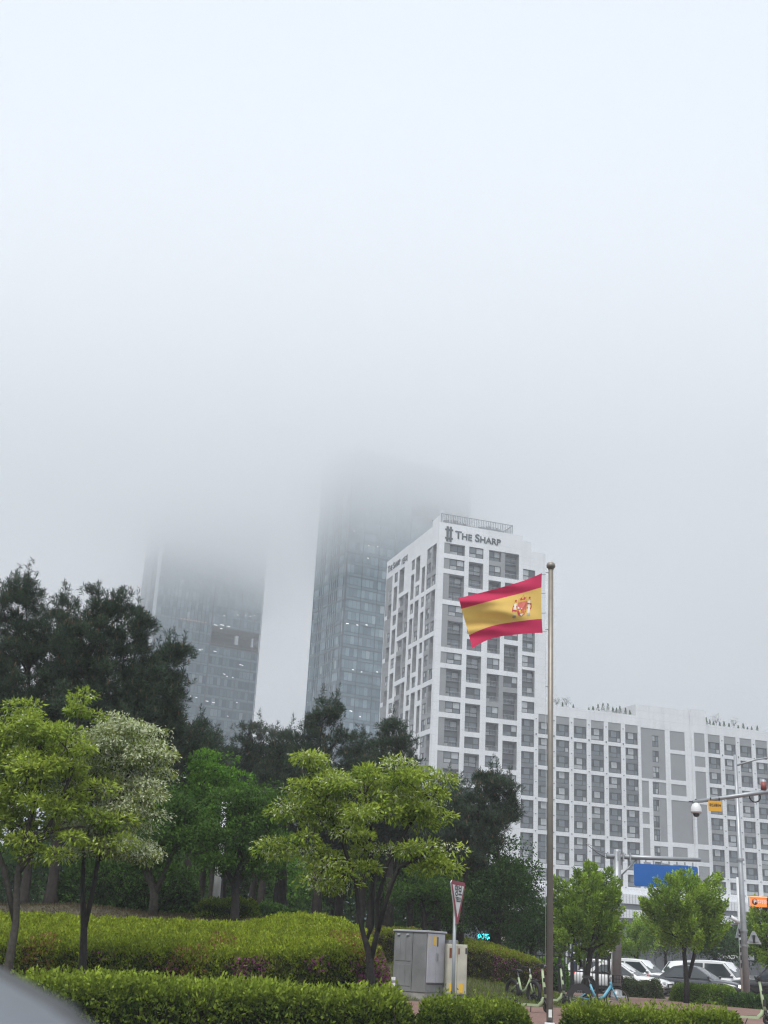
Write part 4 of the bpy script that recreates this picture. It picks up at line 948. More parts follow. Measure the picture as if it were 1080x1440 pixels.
# round shrub and low box hedges behind
c=at(176,1264,36.5); 
hedge('round_shrub','big rounded dark green shrub under the pines','shrub',[(c.x+2.15*math.cos(a),36.6+1.1*math.sin(a)) for a in np.linspace(0,6.283,12,endpoint=False)],1.4,.9,900,.09,.05,'shrub',106,terr,res=.1,young=.5,rough=.08)
def boxh(lbl,pa,pb,Y0,Y1,H,seed,lm='box',dens=1500,young=.25,ground=terr,L=.06,rough=.03):
    xa=XY(pa,Y0)[0]; xb=XY(pb,Y0)[0]
    return hedge('low_hedge',lbl,'hedge',[(xa,Y0),(xb,Y0),(xb,Y1),(xa,Y1)],H,.22,dens,L,.035,lm,seed,ground,res=.08,young=young,rough=rough)
boxh('low box hedge with a rounded end at the foot of the layered park tree',262,350,33.6,34.8,.42,107)
boxh('dark low hedge under the pine trunks right of the rounded box hedge',350,428,36,37.4,.42,108,'shrub',1400,.2)
# hedges along the car park
def carhedge(lbl,pa,pb,Ya,Yb,H,seed,lm='shrub',young=.4,rough=.1):
    xa=XY(pa,Ya)[0]; xb=XY(pb,Yb)[0]
    return hedge('low_hedge',lbl,'hedge',[(xa,Ya),(xb,Yb),(xb+.3,Yb+1.3),(xa+.3,Ya+1.3)],H,.35,1300,.075,.04,lm,seed,low,res=.1,young=young,rough=rough)
carhedge('loose low shrub hedge in front of the nearest white saloon',868,930,57,56,.66,109,'grey',.3,.17)
carhedge('leafy low hedge at the foot of the forked street tree',944,1038,54,51,.70,110,'street',.3,.15)
carhedge('low flat hedge running to the right picture edge below the white off-roader',1022,1100,50.5,48.5,.50,111,'shrub',.3,.04)
hedge('low_shrub','low green shrub on the lawn edge behind the black fence','shrub',[(XY(752,60)[0],59.5),(XY(800,60)[0],59.5),(XY(800,60)[0],61),(XY(752,60)[0],61)],1.5,.5,700,.1,.06,'bright',112,low,res=.12,young=.4,rough=.15)
# ================================================================== FLAG AND POLE
YF=28.6
fb=at(773,1438,YF); ft=at(771,800,YF); fb=Vector((fb.x,YF,0.))
root=thing('flagpole','tall round steel flagpole with a ball finial standing between the two clipped hedge blocks','flagpole',fb)
hp=ft.z; off=0.
mb=MB(); mb.tube([(0,0,.10),(0,0,hp*.5),(off,0,hp)],[.073,.069,.062],M['steel'],20); mb.build('mast',root)
mb=MB(); mb.lathe([(.0,.0),(.07,.0),(.075,.03),(.10,.045),(.115,.09),(.10,.145),(.06,.18),(.0,.195)],(off,0,hp-.01),M['steel'],16); mb.build('ball_finial',root)
mb=MB(); mb.lathe([(.26,0),(.26,.05),(.12,.06),(.11,.14),(.085,.145)],(0,0,0),M['metal_pale'],20); mb.build('base_flange',root)
mb=MB(); mb.box((0,-.078,.33),(.075,.006,.16),M['sign_white']); mb.build('number_plate',root)
mb=MB()
mb.tube([(-.10,-.02,hp-.12),(-.13,-.02,hp*.8),(-.10,-.03,hp*.5),(-.10,-.03,1.3)],.006,M['metal_pale'],5)
for z in (hp-.1,hp-1.55,1.3,hp*.62,hp*.72): mb.tube([(-.06,0,z),(-.13,-.02,z)],.01,M['metal_grey'],6)
mb.build('halyard',root)
# flag surface: Coons patch through its four edges, folded in depth
def bez(P,t):
    n=len(P)-1; r=Vector((0,0))
    for i,p in enumerate(P): r+=Vector(p)*(math.comb(n,i)*t**i*(1-t)**(n-i))
    return r
topE=[(762,806),(738,817),(700,829),(645,841)]; botE=[(763,890),(722,889),(690,895),(664,912)]
hoE=[(762,806),(761,834),(761,862),(763,890)]; flE=[(645,841),(650,862),(658,884),(664,912)]
def flag_pt(u,v):
    a=bez(topE,u)*(1-v)+bez(botE,u)*v; b=bez(hoE,v)*(1-u)+bez(flE,v)*u
    c=Vector(topE[0])*(1-u)*(1-v)+Vector(topE[-1])*u*(1-v)+Vector(botE[0])*(1-u)*v+Vector(botE[-1])*u*v
    p=a+b-c
    p.y+=2.2*math.sin(u*5.2+.4)*u*(1-u)*(.4+v)*1.6
    w=.13*math.sin(7.2*(u*.85+v*.62)-.5)*min(1,u*2.5)+.075*math.sin(15*(u*.55+v*.8)+1.)*min(1,u*2.)+.04*math.sin(23*(u*.4+v*.95))*min(1,u*1.5)
    if u>.8: w+=.12*(u-.8)/.2*math.sin(v*3.0)
    q=at(p.x,p.y,YF-.0+w+.06*u); return q
frt=thing('flag','red and yellow flag with a coat of arms streaming from the steel pole','flag',flag_pt(0,0))
fo=flag_pt(0,0)
fm=bpy.data.materials.new('flag_cloth'); fm.use_nodes=True; nt=fm.node_tree; pb=nt.nodes['Principled BSDF']
ua=nt.nodes.new('ShaderNodeAttribute'); ua.attribute_name='stripe'
cr=nt.nodes.new('ShaderNodeValToRGB'); cr.color_ramp.interpolation='CONSTANT'
red=(.62,.045,.125,1); yel=(.84,.58,.17,1)
cr.color_ramp.elements[0].color=red; cr.color_ramp.elements[1].color=yel; cr.color_ramp.elements[1].position=.235
e=cr.color_ramp.elements.new(.765); e.color=red
nt.links.new(ua.outputs['Fac'],cr.inputs[0]); nt.links.new(cr.outputs[0],pb.inputs['Base Color']); pb.inputs['Roughness'].default_value=.75; pb.inputs['Specular IOR Level'].default_value=.2
tl=nt.nodes.new('ShaderNodeBsdfTranslucent'); nt.links.new(cr.outputs[0],tl.inputs[0]); ms=nt.nodes.new('ShaderNodeMixShader'); ms.inputs[0].default_value=.35
nt.links.new(pb.outputs[0],ms.inputs[1]); nt.links.new(tl.outputs[0],ms.inputs[2]); nt.links.new(ms.outputs[0],nt.nodes['Material Output'].inputs['Surface'])
NU,NV=60,40; v=[];f=[];st=[]
for i in range(NU+1):
    for j in range(NV+1): v.append(tuple(flag_pt(i/NU,j/NV)-fo)); st.append(j/NV)
for i in range(NU):
    for j in range(NV): a=i*(NV+1)+j; f.append((a,a+1,a+NV+2,a+NV+1))
me=bpy.data.meshes.new('cloth'); me.from_pydata(v,[],f); me.materials.append(fm); me.polygons.foreach_set('use_smooth',[True]*len(f))
at_=me.attributes.new('stripe','FLOAT','POINT'); at_.data.foreach_set('value',st); me.update()
link('cloth',me,frt)
# coat of arms sewn on the cloth: pieces given in (u,v) of the flag
EM={k:mat('arms_'+k,c,.7) for k,c in dict(pinkish=(.52,.12,.09),red=(.42,.03,.05),white=(.66,.64,.58),gold=(.62,.36,.06),blue=(.10,.14,.22),grey=(.30,.36,.36),purple=(.30,.06,.16)).items()}
eb=MB()
def piece(poly,m,lift):
    poly=[(uc+(p[0]-uc)*.82,.5+(p[1]-.5)*.86) for p in poly]
    # subdivided fan so that it follows the folds; sits on both sides of the cloth
    cu=sum(p[0] for p in poly)/len(poly); cv=sum(p[1] for p in poly)/len(poly)
    for sgn in (-1,1):
        P=lambda u,v: flag_pt(u,v)-fo+Vector((0,sgn*lift,0))
        for i in range(len(poly)):
            a,b=poly[i],poly[(i+1)%len(poly)]
            eb.face([P(cu,cv),P(*a),P((a[0]+b[0])/2,(a[1]+b[1])/2),P(*b)],EM[m])
def rect(u0,u1,v0,v1,m,l=.006): piece([(u0,v0),(u1,v0),(u1,v1),(u0,v1)],m,l)
def oval(u,v,ru,rv,m,l=.006,n=12): piece([(u+ru*math.cos(k*6.283/n),v+rv*math.sin(k*6.283/n)) for k in range(n)],m,l)
uc=.275
for s_ in (-1,1):
    u=uc+s_*.118; rect(u-.019,u+.019,.40,.66,'white'); rect(u-.024,u+.024,.66,.69,'gold',.007); rect(u-.028,u+.028,.69,.72,'grey',.007); rect(u-.024,u+.024,.37,.40,'gold',.007)
    oval(u,.345,.018,.022,'red',.008)
    piece([(u-.034,.47),(u+.034,.44),(u+.034,.47),(u-.034,.50)],'red',.009); piece([(u-.034,.56),(u+.034,.53),(u+.034,.56),(u-.034,.59)],'red',.009)
    piece([(u+s_*.034,.45),(u+s_*.034,.60),(u+s_*.046,.56),(u+s_*.042,.48)],'red',.008)
sh=[(uc-.078,.40),(uc+.078,.40),(uc+.078,.60),(uc+.052,.68),(uc,.715),(uc-.052,.68),(uc-.078,.60)]
piece(sh,'pinkish',.006)
rect(uc-.070,uc-.002,.412,.535,'red',.008); rect(uc-.054,uc-.018,.44,.51,'gold',.010); rect(uc+.002,uc+.070,.412,.535,'white',.008); oval(uc+.036,.475,.02,.042,'purple',.010)
piece([(uc-.070,.545),(uc-.002,.545),(uc-.002,.695),(uc-.045,.665),(uc-.070,.60)],'gold',.008); piece([(uc+.002,.545),(uc+.070,.545),(uc+.070,.60),(uc+.045,.665),(uc+.002,.695)],'red',.008)
for k in range(3): rect(uc-.060+k*.022,uc-.050+k*.022,.55,.655-.0*k,'red',.010)
piece([(uc+.012,.56),(uc+.06,.56),(uc+.014,.66)],'gold',.010); piece([(uc-.028,.655),(uc+.028,.655),(uc,.71)],'white',.011)
oval(uc,.535,.024,.036,'blue',.013); oval(uc,.535,.015,.023,'white',.015)
rect(uc-.075,uc+.075,.36,.395,'gold',.008); 
for k in range(5): oval(uc-.06+k*.03,.33,.016,.032,'red' if k%2 else 'gold',.008)
oval(uc,.285,.02,.03,'gold',.009); rect(uc-.004,uc+.004,.245,.28,'gold',.009); rect(uc-.045,uc+.045,.335,.352,'red',.010)
eb.build('coat_of_arms',frt)
mb=MB()
for vv in (.02,.34,.67,.98):
    p=flag_pt(0,vv)-fo; mb.tube([p,p+Vector((.10,.0,.01))],.008,M['metal_grey'],5)
mb.build('clip',frt)
# ================================================================== CABINETS
def cabinet_grey():
    # wide front (pale doors) faces right-front, louvred end faces left-front
    pL=at(557,1390,40); root=thing('utility_cabinet','big grey utility cabinet with pale double doors and yellow stickers on a concrete plinth','cabinet',(at(597,1397,40).x,40,0),R(55))
    # local: x along door face, y depth
    h=2.02; w=1.12; d=1.2
    k=MB(); k.span((0,0,.26),(w,d,h),M['cab_grey']); o=k.build('body',root,bevel=.015)
    k=MB(); k.span((-.04,-.05,h),(w+.04,d+.04,h+.06),M['cab_pale']); k.build('lid',root,bevel=.01)
    k=MB(); k.span((.02,.02,-.05),(w-.02,d-.02,.26),M['concrete']); k.build('plinth',root)
    for i in (0,1):
        dr=MB(); a=.05+i*(w-.1)/2; dr.span((a+.006,-.035,.55),(a+(w-.1)/2-.006,0,h-.03),M['cab_pale']); dd=dr.build('door',root,bevel=.008)
        hn=MB(); hn.span((a+(.48 if i==0 else .06),-.065,1.2),(a+(.53 if i==0 else .11),-.035,1.42),M['metal_grey']); hn.build('handle',dd)
        for q in ([((a+.05,h-.45),(a+.11,h-.1),'stick_yellow'),((a+.34,h-.36),(a+.49,h-.1),'stick_yellow')] if i==0 else [((a+.03,h-.40),(a+.10,h-.12),'plastic')]):
            sk=MB(); sk.span((q[0][0],-.039,q[0][1]),(q[1][0],-.0355,q[1][1]),M[q[2]]); sk.build('sticker',dd)
    sp=MB()   # pressed panels on the end wall (x=0 side)
    for i in range(3):
        for z0,z1 in ((.42,1.05),(1.15,1.85)):
            sp.span((-.014,.55+i*.205,z0),(0,.55+i*.205+.165,z1),M['cab_grey'])
    for i in (0,1): sp.box((-.03,.68+i*.34,1.93),(.05,.09,.05),M['cab_pale'])
    sp.build('side_panel',root,bevel=.01)
    sm=MB(); sm.span((-.006,.49,.3),(0,.505,h-.02),M['frame']); sm.span((.1,-.006,.5),(w-.1,0,.52),M['frame']); sm.build('seam',root)
cabinet_grey()
def cabinet_cream():
    root=thing('utility_cabinet','narrow cream utility cabinet with brown and yellow stickers, half behind the yield sign post','cabinet',(at(627,1398,40.6).x,40.6,0),R(10))
    h=1.72; w=.66; d=.75
    k=MB(); k.span((0,0,.22),(w,d,h),M['cab_cream']); k.build('body',root,bevel=.012)
    k=MB(); k.span((.06,.06,h),(w-.3,d-.1,h+.12),M['cab_grey']); k.build('vent_cap',root,bevel=.01)
    k=MB(); 
    for x0,x1 in ((.0,.24),(.30,.36),(.48,.66)): k.span((x0,.02,-.05),(x1,d,.22),M['concrete'])
    k.span((.0,.3,-.05),(w,d,.215),M['concrete']); k.build('plinth',root)
    for i in (0,1):
        a=.02+i*.315; dr=MB(); dr.span((a,-.03,.26),(a+.305,0,h-.04),M['cab_cream']); dd=dr.build('door',root,bevel=.008)
        for q in [((a+.06,.3),(a+.2,.56),'stick_yellow'),((a+.05 if i==0 else a+.02,h-.42 if i==0 else h-.3),(a+.13 if i==0 else a+.07,h-.12),'stick_brown')]+([((a+.25,h-.28),(a+.30,h-.1),'plastic')] if i else []):
            k=MB(); k.span((q[0][0],-.034,q[0][1]),(q[1][0],-.0305,q[1][1]),M[q[2]]); k.build('sticker',dd)
cabinet_cream()
for px,nm in ((551,'left'),(554.5,'right')):
    p=at(px,1375,34); r_=thing('marker_post','slim white marker post at the foot of the grey cabinet','post',(p.x,34,0),0,'slim white posts beside the grey cabinet')
    k=MB(); k.span((-.03,-.02,-.05),(.03,.02,p.z+.02),M['white_paint']); k.build('post',r_,bevel=.006)
    k=MB(); k.span((-.032,-.022,p.z-.12),(.032,.022,p.z-.06),M['metal_grey']); k.build('band',r_)
# ================================================================== YIELD SIGN
ys=22.9; pb_=at(637.5,1400,ys); root=thing('yield_sign','red-bordered white triangular yield sign with Korean lettering on a slim post','traffic sign',(pb_.x,ys,0))
tp_=at(640.5,1242,ys); k=MB(); k.tube([(0,0,-.1),((tp_.x-pb_.x),0,tp_.z)],.031,M['metal_grey'],14); k.build('post',root)
ang=R(67); T=Matrix.Translation((at(643.5,1262,ys-.05).x-pb_.x,-.05,at(643,1257,ys).z))@Matrix.Rotation(ang,4,'Z')
hw=.40; ht=.17; hb=-.52
def tri(k,s,y0,y1,m,cz=0.):
    k.prism([(x*s,(z-cz)*s+cz) for x,z in ((-hw,ht),(-hw+.05,ht+.045),(hw-.05,ht+.045),(hw,ht),(.05,hb),(-.05,hb))],y0,y1,m,M['metal_pale'])
k=MB(); tri(k,1,-.006,.012,M['sign_red']); o=k.build('plate',root); o.matrix_local=T; fix_normals(o.data)
k=MB(); k.prism([(-.315,.145),(.315,.145),(0,-.405)],-.0095,-.0062,M['sign_white']); o2=k.build('face',o); fix_normals(o2.data)
text('양보',.215,M['black'],o,(0,-.012,.04),(R(90),0,0),extrude=.001,offset=.006)
text('YIELD',.115,M['black'],o,(0,-.012,-.105),(R(90),0,0),extrude=.001,offset=.003)
k=MB(); k.span((-.25,.012,-.02),(.25,.04,.02),M['metal_grey']); k.span((-.05,.012,-.25),(.05,.05,.1),M['metal_grey']); k.build('bracket',o)
# ================================================================== ROAD SIGN GANTRY
Yg=55; g0=at(867,1392,Yg); g0=Vector((g0.x,Yg,0)); gt=at(868,1197,Yg)
root=thing('gantry_sign_post','thick grey sign gantry with one long arm carrying the blue road sign','sign gantry',g0)
k=MB(); k.tube([(0,0,-.1),(gt.x-g0.x,0,gt.z)],[.20,.165],M['metal_grey'],20); k.lathe([(.17,0),(.15,.06),(0,.1)],(gt.x-g0.x,0,gt.z),M['metal_grey'],16); k.build('post',root)
k=MB(); k.lathe([(.42,0),(.42,.08),(.24,.09),(.22,.4)],(0,0,0),M['metal_grey'],16); k.build('base_flange',root)
a0=at(872,1205,Yg)-g0; a1=at(985,1217,Yg)-g0; a1.z=a0.z+.05
k=MB(); k.tube([a0-Vector((.6,0,0)),a1],[.11,.085],M['metal_grey'],14); k.build('arm',root)
k=MB(); 
for q in (-.12,.12,.42): k.box((a0.x+q,0,a0.z),(.07,.34,.36),M['metal_grey'])
k.tube([(a0.x-.1,.1,a0.z-.95),(a0.x+.75,0.05,a0.z-.05)],.035,M['metal_grey'],8); k.build('clamp',root)
k=MB(); k.tube([a0+Vector((-.55,0,.1)),a0+Vector((-1.1,0,.25)),a0+Vector((-1.25,0,.42)),a0+Vector((-1.5,0,.5))],.014,M['metal_grey'],5); k.tube([a0+Vector((-.55,0,-.1)),a0+Vector((-1.0,0,.12)),a0+Vector((-1.5,0,.48))],.012,M['black'],5); k.build('cable',root)
s0=at(891,1214,Yg-.3); s1=at(891,1246,Yg-.3); s2=at(981,1219,Yg-.3)
hs=s0.z-s1.z; ws=s2.x-s0.x
root2=thing('road_sign','large plain blue direction sign board with rounded corners hanging from the gantry arm','road sign',(s0.x,Yg-.3,s1.z))
k=MB(); r_=.09; pts=[]
for cx,cz,a in ((ws-r_,r_,-90),(ws-r_,hs-r_,0),(r_,hs-r_,90),(r_,r_,180)):
    for q in range(5): pts.append((cx+r_*math.cos(R(a+q*22.5)),cz+r_*math.sin(R(a+q*22.5))))
k.prism(pts,-.02,.02,M['sign_blue'],M['metal_pale']); o=k.build('board',root2); fix_normals(o.data)
k=MB(); nn=8
for q in range(nn): k.span((.2+q*(ws-.4)/(nn-1)-.03,.02,hs*.2),(.2+q*(ws-.4)/(nn-1)+.03,.07,hs+.16),M['metal_grey'])
k.build('hanger',root2)
# ================================================================== CAMERA MAST (its column stands beyond the right edge)
Ym=36; m0=at(1160,1430,Ym); m0=Vector((m0.x,Ym,0)); e0=at(974,1128,Ym)-m0; e1=at(1080,1113,Ym)-m0; dirm=(e1-e0); tt=(0-e0.x)/dirm.x; e2=e0+dirm*tt
root=thing('camera_mast','grey tubular mast arm carrying the white dome camera and the yellow plate','mast',m0)
k=MB(); k.tube([(0,0,-.1),(0,0,e2.z+.3)],[.16,.11],M['metal_grey'],16); k.build('column',root)
k=MB(); k.tube([e0,e2],[.05,.085],M['metal_grey'],14); k.build('arm',root)
k=MB(); p=at(1062,1128,Ym)-m0; cpts=[p+Vector((.16*math.cos(a),0,.16*math.sin(a)+.16)) for a in np.linspace(-3.6,.4,12)]; k.tube(cpts,.02,M['rubber'],6); k.build('cable_loop',root)
c=at(1074,1109,Ym); r2=thing('warning_beacon','small reddish beacon clamped on top of the grey mast arm','beacon',(c.x,Ym,c.z-.05))
k=MB(); k.tube([(0,0,.0),(0,0,.24)],[.085,.085],mat('beacon_red',(.26,.07,.06),.5),14); k.lathe([(.085,.24),(.07,.30),(0,.33)],(0,0,0),M['metal_grey'],14); k.build('lamp',r2)
k=MB(); k.box((0,0,-.03),(.26,.12,.05),M['metal_grey']); k.build('bracket',r2)
c=at(979,1139,Ym); r2=thing('dome_camera','white dome surveillance camera hanging from the tip of the grey mast arm','camera',(c.x,Ym,c.z))
k=MB(); k.lathe([(0,.21),(.05,.205),(.10,.17),(.145,.08),(.155,.0),(.155,-.05)],(0,0,0),M['dome_white'],20); k.build('housing',r2)
k=MB(); k.lathe([(.157,-.05),(.157,-.075)],(0,0,0),M['metal_grey'],20); k.lathe([(.155,-.075),(.125,-.10),(.10,-.105)],(0,0,0),M['dome_white'],20); k.build('rim',r2)
k=MB(); k.lathe([(.095,-.10),(.09,-.15),(.06,-.19),(0,-.205)],(0,0,0),M['car_glass'],20); k.build('lens_dome',r2)
k=MB(); k.tube([(0,0,.2),(0,0,.31)],.025,M['black'],8); k.box((-.02,0,.235),(.36,.06,.02),M['black']); k.build('bracket',r2)
p0=at(996,1129,Ym-.06); p1=at(1015.5,1141.5,Ym-.06); r2=thing('camera_plate','orange-yellow notice plate with dark lettering under the grey mast arm','sign',((p0.x+p1.x)/2,Ym-.06,p1.z))
w_=p1.x-p0.x; h_=.30
k=MB(); k.span((-w_/2,-.008,0),(w_/2,.008,h_),M['sign_yellow']); k.build('plate',r2,bevel=.004)
t=text('무인교통단속',.088,M['black'],r2,(0,-.0095,h_*.56),(R(90),0,0),extrude=.001,offset=.003); 
bpy.context.view_layer.update(); t.scale=(w_*.86/max(t.dimensions.x,.05),1.15,1)
k=MB(); k.span((-.14,-.006,h_),(-.11,.006,h_+.09),M['black']); k.span((.11,-.006,h_),(.14,.006,h_+.1),M['black']); k.build('hanger',r2)
# ================================================================== LAMP POLES
Yl=54; l0=at(1050,1395,Yl); l0=Vector((l0.x,Yl,0)); lt=at(1041,1062,Yl)
root=thing('street_lamp','tall grey street lamp post standing before the long white block','street lamp',l0)
k=MB(); k.tube([(0,0,-.05),((lt.x-l0.x)*.0,0,lt.z*.3),(0,0,lt.z)],[.145,.125,.07],M['metal_grey'],18); k.build('post',root)
k=MB(); a=at(1042,1077,Yl)-l0; b_=at(1090,1064,Yl)-l0; k.tube([Vector((0,0,a.z)),Vector((0,0,a.z)).lerp(b_,.5)+Vector((0,0,.06)),b_],[.05,.04,.035],M['metal_grey'],10); k.build('arm',root)
k=MB(); k.box(b_+Vector((.3,0,.03)),(.75,.3,.1),M['metal_pale']); k.build('lamp_head',root,bevel=.03)
k=MB(); 
for z in (2.3,2.9,5.8): k.lathe([(.17,z),(.17,z+.09)],(0,0,0),M['metal_grey'],16)
k.build('clamp',root)
def tri_back(label,px,py,Y,rzz,s=.36):
    p=at(px,py,Y); s*=.84; r=thing('warning_sign',label,'traffic sign',p,rzz)
    k=MB(); k.prism([(-s,-s*.7),(s,-s*.7),(s*.95,-s*.55),(.05,s),(-.05,s),(-s*.95,-s*.55)],-.01,.01,M['metal_grey'],M['metal_grey']); o=k.build('plate',r); fix_normals(o.data)
    k=MB(); k.span((-.05,-.06,-s*.55),(.05,-.01,s*.45),M['black']); k.span((-s*.6,-.05,-.12),(s*.6,-.01,-.06),M['metal_grey']); k.span((-s*.35,-.05,.12),(s*.35,-.01,.17),M['metal_grey']); k.build('bracket',r)
tri_back('grey back of a triangular warning sign right of the street lamp post',1060,1320,53.6,R(-8))
tri_back('grey back of a triangular warning sign left of the street lamp post',1040,1311,55.2,R(42),.40)
# thin white pole behind with CCTV
Yw=58; w0=at(1045,1388,Yw); w0=Vector((w0.x,Yw,0)); wt=at(1043.5,1234,Yw); root=thing('camera_pole','thin pale pole with a bullet camera and crossbar just behind the street lamp post','pole',w0)
k=MB(); k.tube([(0,0,-.05),(0,0,wt.z)],[.10,.085],M['metal_pale'],14); k.build('post',root)
c=at(1036,1296,Yw)-w0; k=MB(); k.tube([c+Vector((-.28,-.05,.2)),c+Vector((.1,-.05,-.05))],[.09,.085],M['dome_white'],12); k.tube([c+Vector((-.285,-.05,.203)),c+Vector((-.30,-.05,.213))],[.07,.07],M['car_glass'],12); k.build('bullet_camera',root)
c=at(1038,1300,Yw)-w0; k=MB(); k.tube([(-.75,0,c.z),(.05,0,c.z)],.03,M['metal_grey'],8); k.build('crossbar',root)
k=MB(); 
for q in range(4): k.box((0.0,-.12,1.55+q*.33),(.17,.1,.2),M['black']); k.box((.01,-.175,1.55+q*.33),(.07,.02,.07),M['sign_white'])
k.build('control_box',root)
# lit orange building sign on a dark post
Yo=62; o0=at(1079,1380,Yo); ot=at(1079,1262,Yo); root=thing('dark_post','dark square post at the right picture edge beside the orange sign','post',(o0.x+.1,Yo,0))
k=MB(); k.span((-.14,-.1,-.05),(.14,.1,ot.z+.05),M['black']); k.build('column',root,bevel=.02); k=MB(); k.span((-.2,-.16,-.05),(.2,.16,.12),M['concrete']); k.build('footing',root)
q0=at(1054,1261.5,Yo-.3); q1=at(1078,1276,Yo-.3); r2=thing('parking_sign','glowing orange parking sign box with white lettering under the long white block','sign',((q0.x+q1.x)/2,Yo-.3,q1.z),0)
w_=q1.x-q0.x; h_=.44
k=MB(); k.span((-w_/2,-.1,0),(w_/2,.1,h_),M['orange_box']); k.build('box',r2,bevel=.01); k=MB(); k.span((-w_/2-.03,-.14,h_),(w_/2+.03,.14,h_+.06),M['orange_pale']); k.span((-w_/2-.05,-.1,.0),(-w_/2-.002,.1,h_),M['metal_pale']); k.build('casing',r2)
k=MB(); k.lathe([(0,-.104),(.15,-.104),(.15,-.1)],(-w_/2+.22,0,h_*.52),mat('sign_disc',(.30,.05,.015),.5),18,axis='y'); k.build('disc',r2)
text('P',.24,M['sign_white'],r2,(-w_/2+.22,-.108,h_*.52),(R(90),0,0),extrude=.001,offset=.008); text('주차장',.19,M['sign_white'],r2,(.14,-.104,h_*.5),(R(90),0,0),extrude=.001,offset=.005)
# no-parking sign
Yn=57; n0=at(861,1385,Yn); nt_=at(861,1316,Yn); root=thing('no_parking_sign','round red and blue no-parking sign above a small white plate','traffic sign',(n0.x,Yn,0))
k=MB(); k.tube([(0,0,-.05),(0,0,nt_.z+.25)],.032,M['metal_pale'],10); k.build('post',root)
zc=at(861,1324,Yn).z
def ring(k,r0,r1,c,m,y,n=24):
    for i in range(n):
        a,b=i*6.2832/n,(i+1)*6.2832/n
        k.face([(c[0]+r0*math.cos(a),y,c[2]+r0*math.sin(a)),(c[0]+r1*math.cos(a),y,c[2]+r1*math.sin(a)),(c[0]+r1*math.cos(b),y,c[2]+r1*math.sin(b)),(c[0]+r0*math.cos(b),y,c[2]+r0*math.sin(b))],m)
k=MB(); k.lathe([(0,-.06),(.21,-.06),(.21,-.045),(0,-.045)],(0,0,zc),M['sign_blue'],24,axis='y',smooth=False); ring(k,.15,.212,(0,0,zc),mat('sign_red_bright',(.5,.02,.03),.5),-.0635)
k.box((0,-.064,zc),(.06,.004,.36),M['sign_red'],Matrix.Rotation(R(45),3,'Y')); k.build('disc',root)
z2=at(862,1334,Yn).z; k=MB(); k.span((-.2,-.06,z2-.19),(.2,-.045,z2+.17),M['sign_white']); k.span((-.13,-.063,z2-.02),(.13,-.06,z2+.04),M['black']); k.span((-.05,-.063,z2+.06),(.1,-.06,z2+.11),M['black']); k.build('plate',root)
# dark vertical banner sign
Yb=64; b0=at(808,1388,Yb); bt=at(808,1308,Yb); root=thing('banner_post','dark blue vertical sign panel with white marks behind the black fence','sign',(b0.x,Yb,0))
k=MB(); k.tube([(.16,0,-.05),(.16,0,bt.z+.1)],.05,M['metal_pale'],10); k.tube([(-.18,0,-.05),(-.18,0,bt.z)],.035,M['metal_grey'],8); k.build('post',root)
k=MB(); k.span((-.14,-.06,.9),(.12,.0,bt.z-.25),mat('banner_navy',(.02,.03,.06),.5)); k.build('panel',root)
k=MB(); zt_=bt.z-.5
for q in range(4): k.box((-.02,-.064,zt_-.30*q),(.11,.006,.13),M['sign_white'])
k.build('marking',root)
# cyan lit panels, small pale board, red led strip seen through leaves
p=at(680,1317,72); root=thing('lit_panel','small glowing cyan display peeping over the azalea bank under the dark trees','display',(p.x,72,0))
k=MB(); k.span((-.32,-.05,p.z-.13),(.02,.05,p.z+.17),M['cyan_lit']); k.span((.07,-.05,p.z-.16),(.36,.05,p.z+.14),M['cyan_lit']); k.build('screen',root); k=MB(); k.span((-.34,.06,-.05),(-.26,.12,p.z+.1),M['metal_grey']); k.span((.26,.06,-.05),(.34,.12,p.z+.1),M['metal_grey']); k.build('post',root)
p=at(704,1318,74); root=thing('notice_board','small pale notice board peeping over the azalea bank right of the cyan display','board',(p.x,74,0))
k=MB(); k.prism([(-.2,p.z-.2),(.22,p.z-.2),(.22,p.z+.05),(0,p.z+.28),(-.12,p.z+.15)],-.03,.03,mat('board_pink',(.62,.5,.46),.6)); fix_normals(k.build('panel',root).data); k=MB(); k.span((-.04,.03,-.05),(.04,.08,p.z),M['metal_grey']); k.build('post',root)
p=at(816,1292,80); root=thing('led_sign','small red led sign glimpsed through the left street tree','sign',(p.x,80,0))
k=MB(); k.span((-.55,-.05,p.z-.2),(.55,.05,p.z+.2),M['black']); k.build('housing',root); k=MB(); 
for q in range(6): k.box((-.42+q*.165,-.055,p.z+rnd.uniform(-.05,.05)),(.1,.02,.16),M['led_red'])
k.build('led',root); k=MB(); k.tube([(0,.06,-.05),(0,.06,p.z+.1)],.07,M['metal_grey'],10); k.build('post',root)
p=at(790,1290,70); root=thing('street_lamp','slim pale pole with a short horizontal arm just right of the flagpole','street lamp',(at(797,1380,70).x,70,0))
k=MB(); k.tube([(0,0,-.05),(0,0,p.z)],[.07,.05],M['metal_pale'],10); k.build('post',root); k=MB(); k.tube([(0,0,p.z-.05),(-.95,0,p.z)],[.035,.03],M['metal_pale'],8); k.build('arm',root); k=MB(); k.box((-1.15,0,p.z),(.5,.16,.07),M['metal_pale']); k.build('lamp_head',root,bevel=.02)
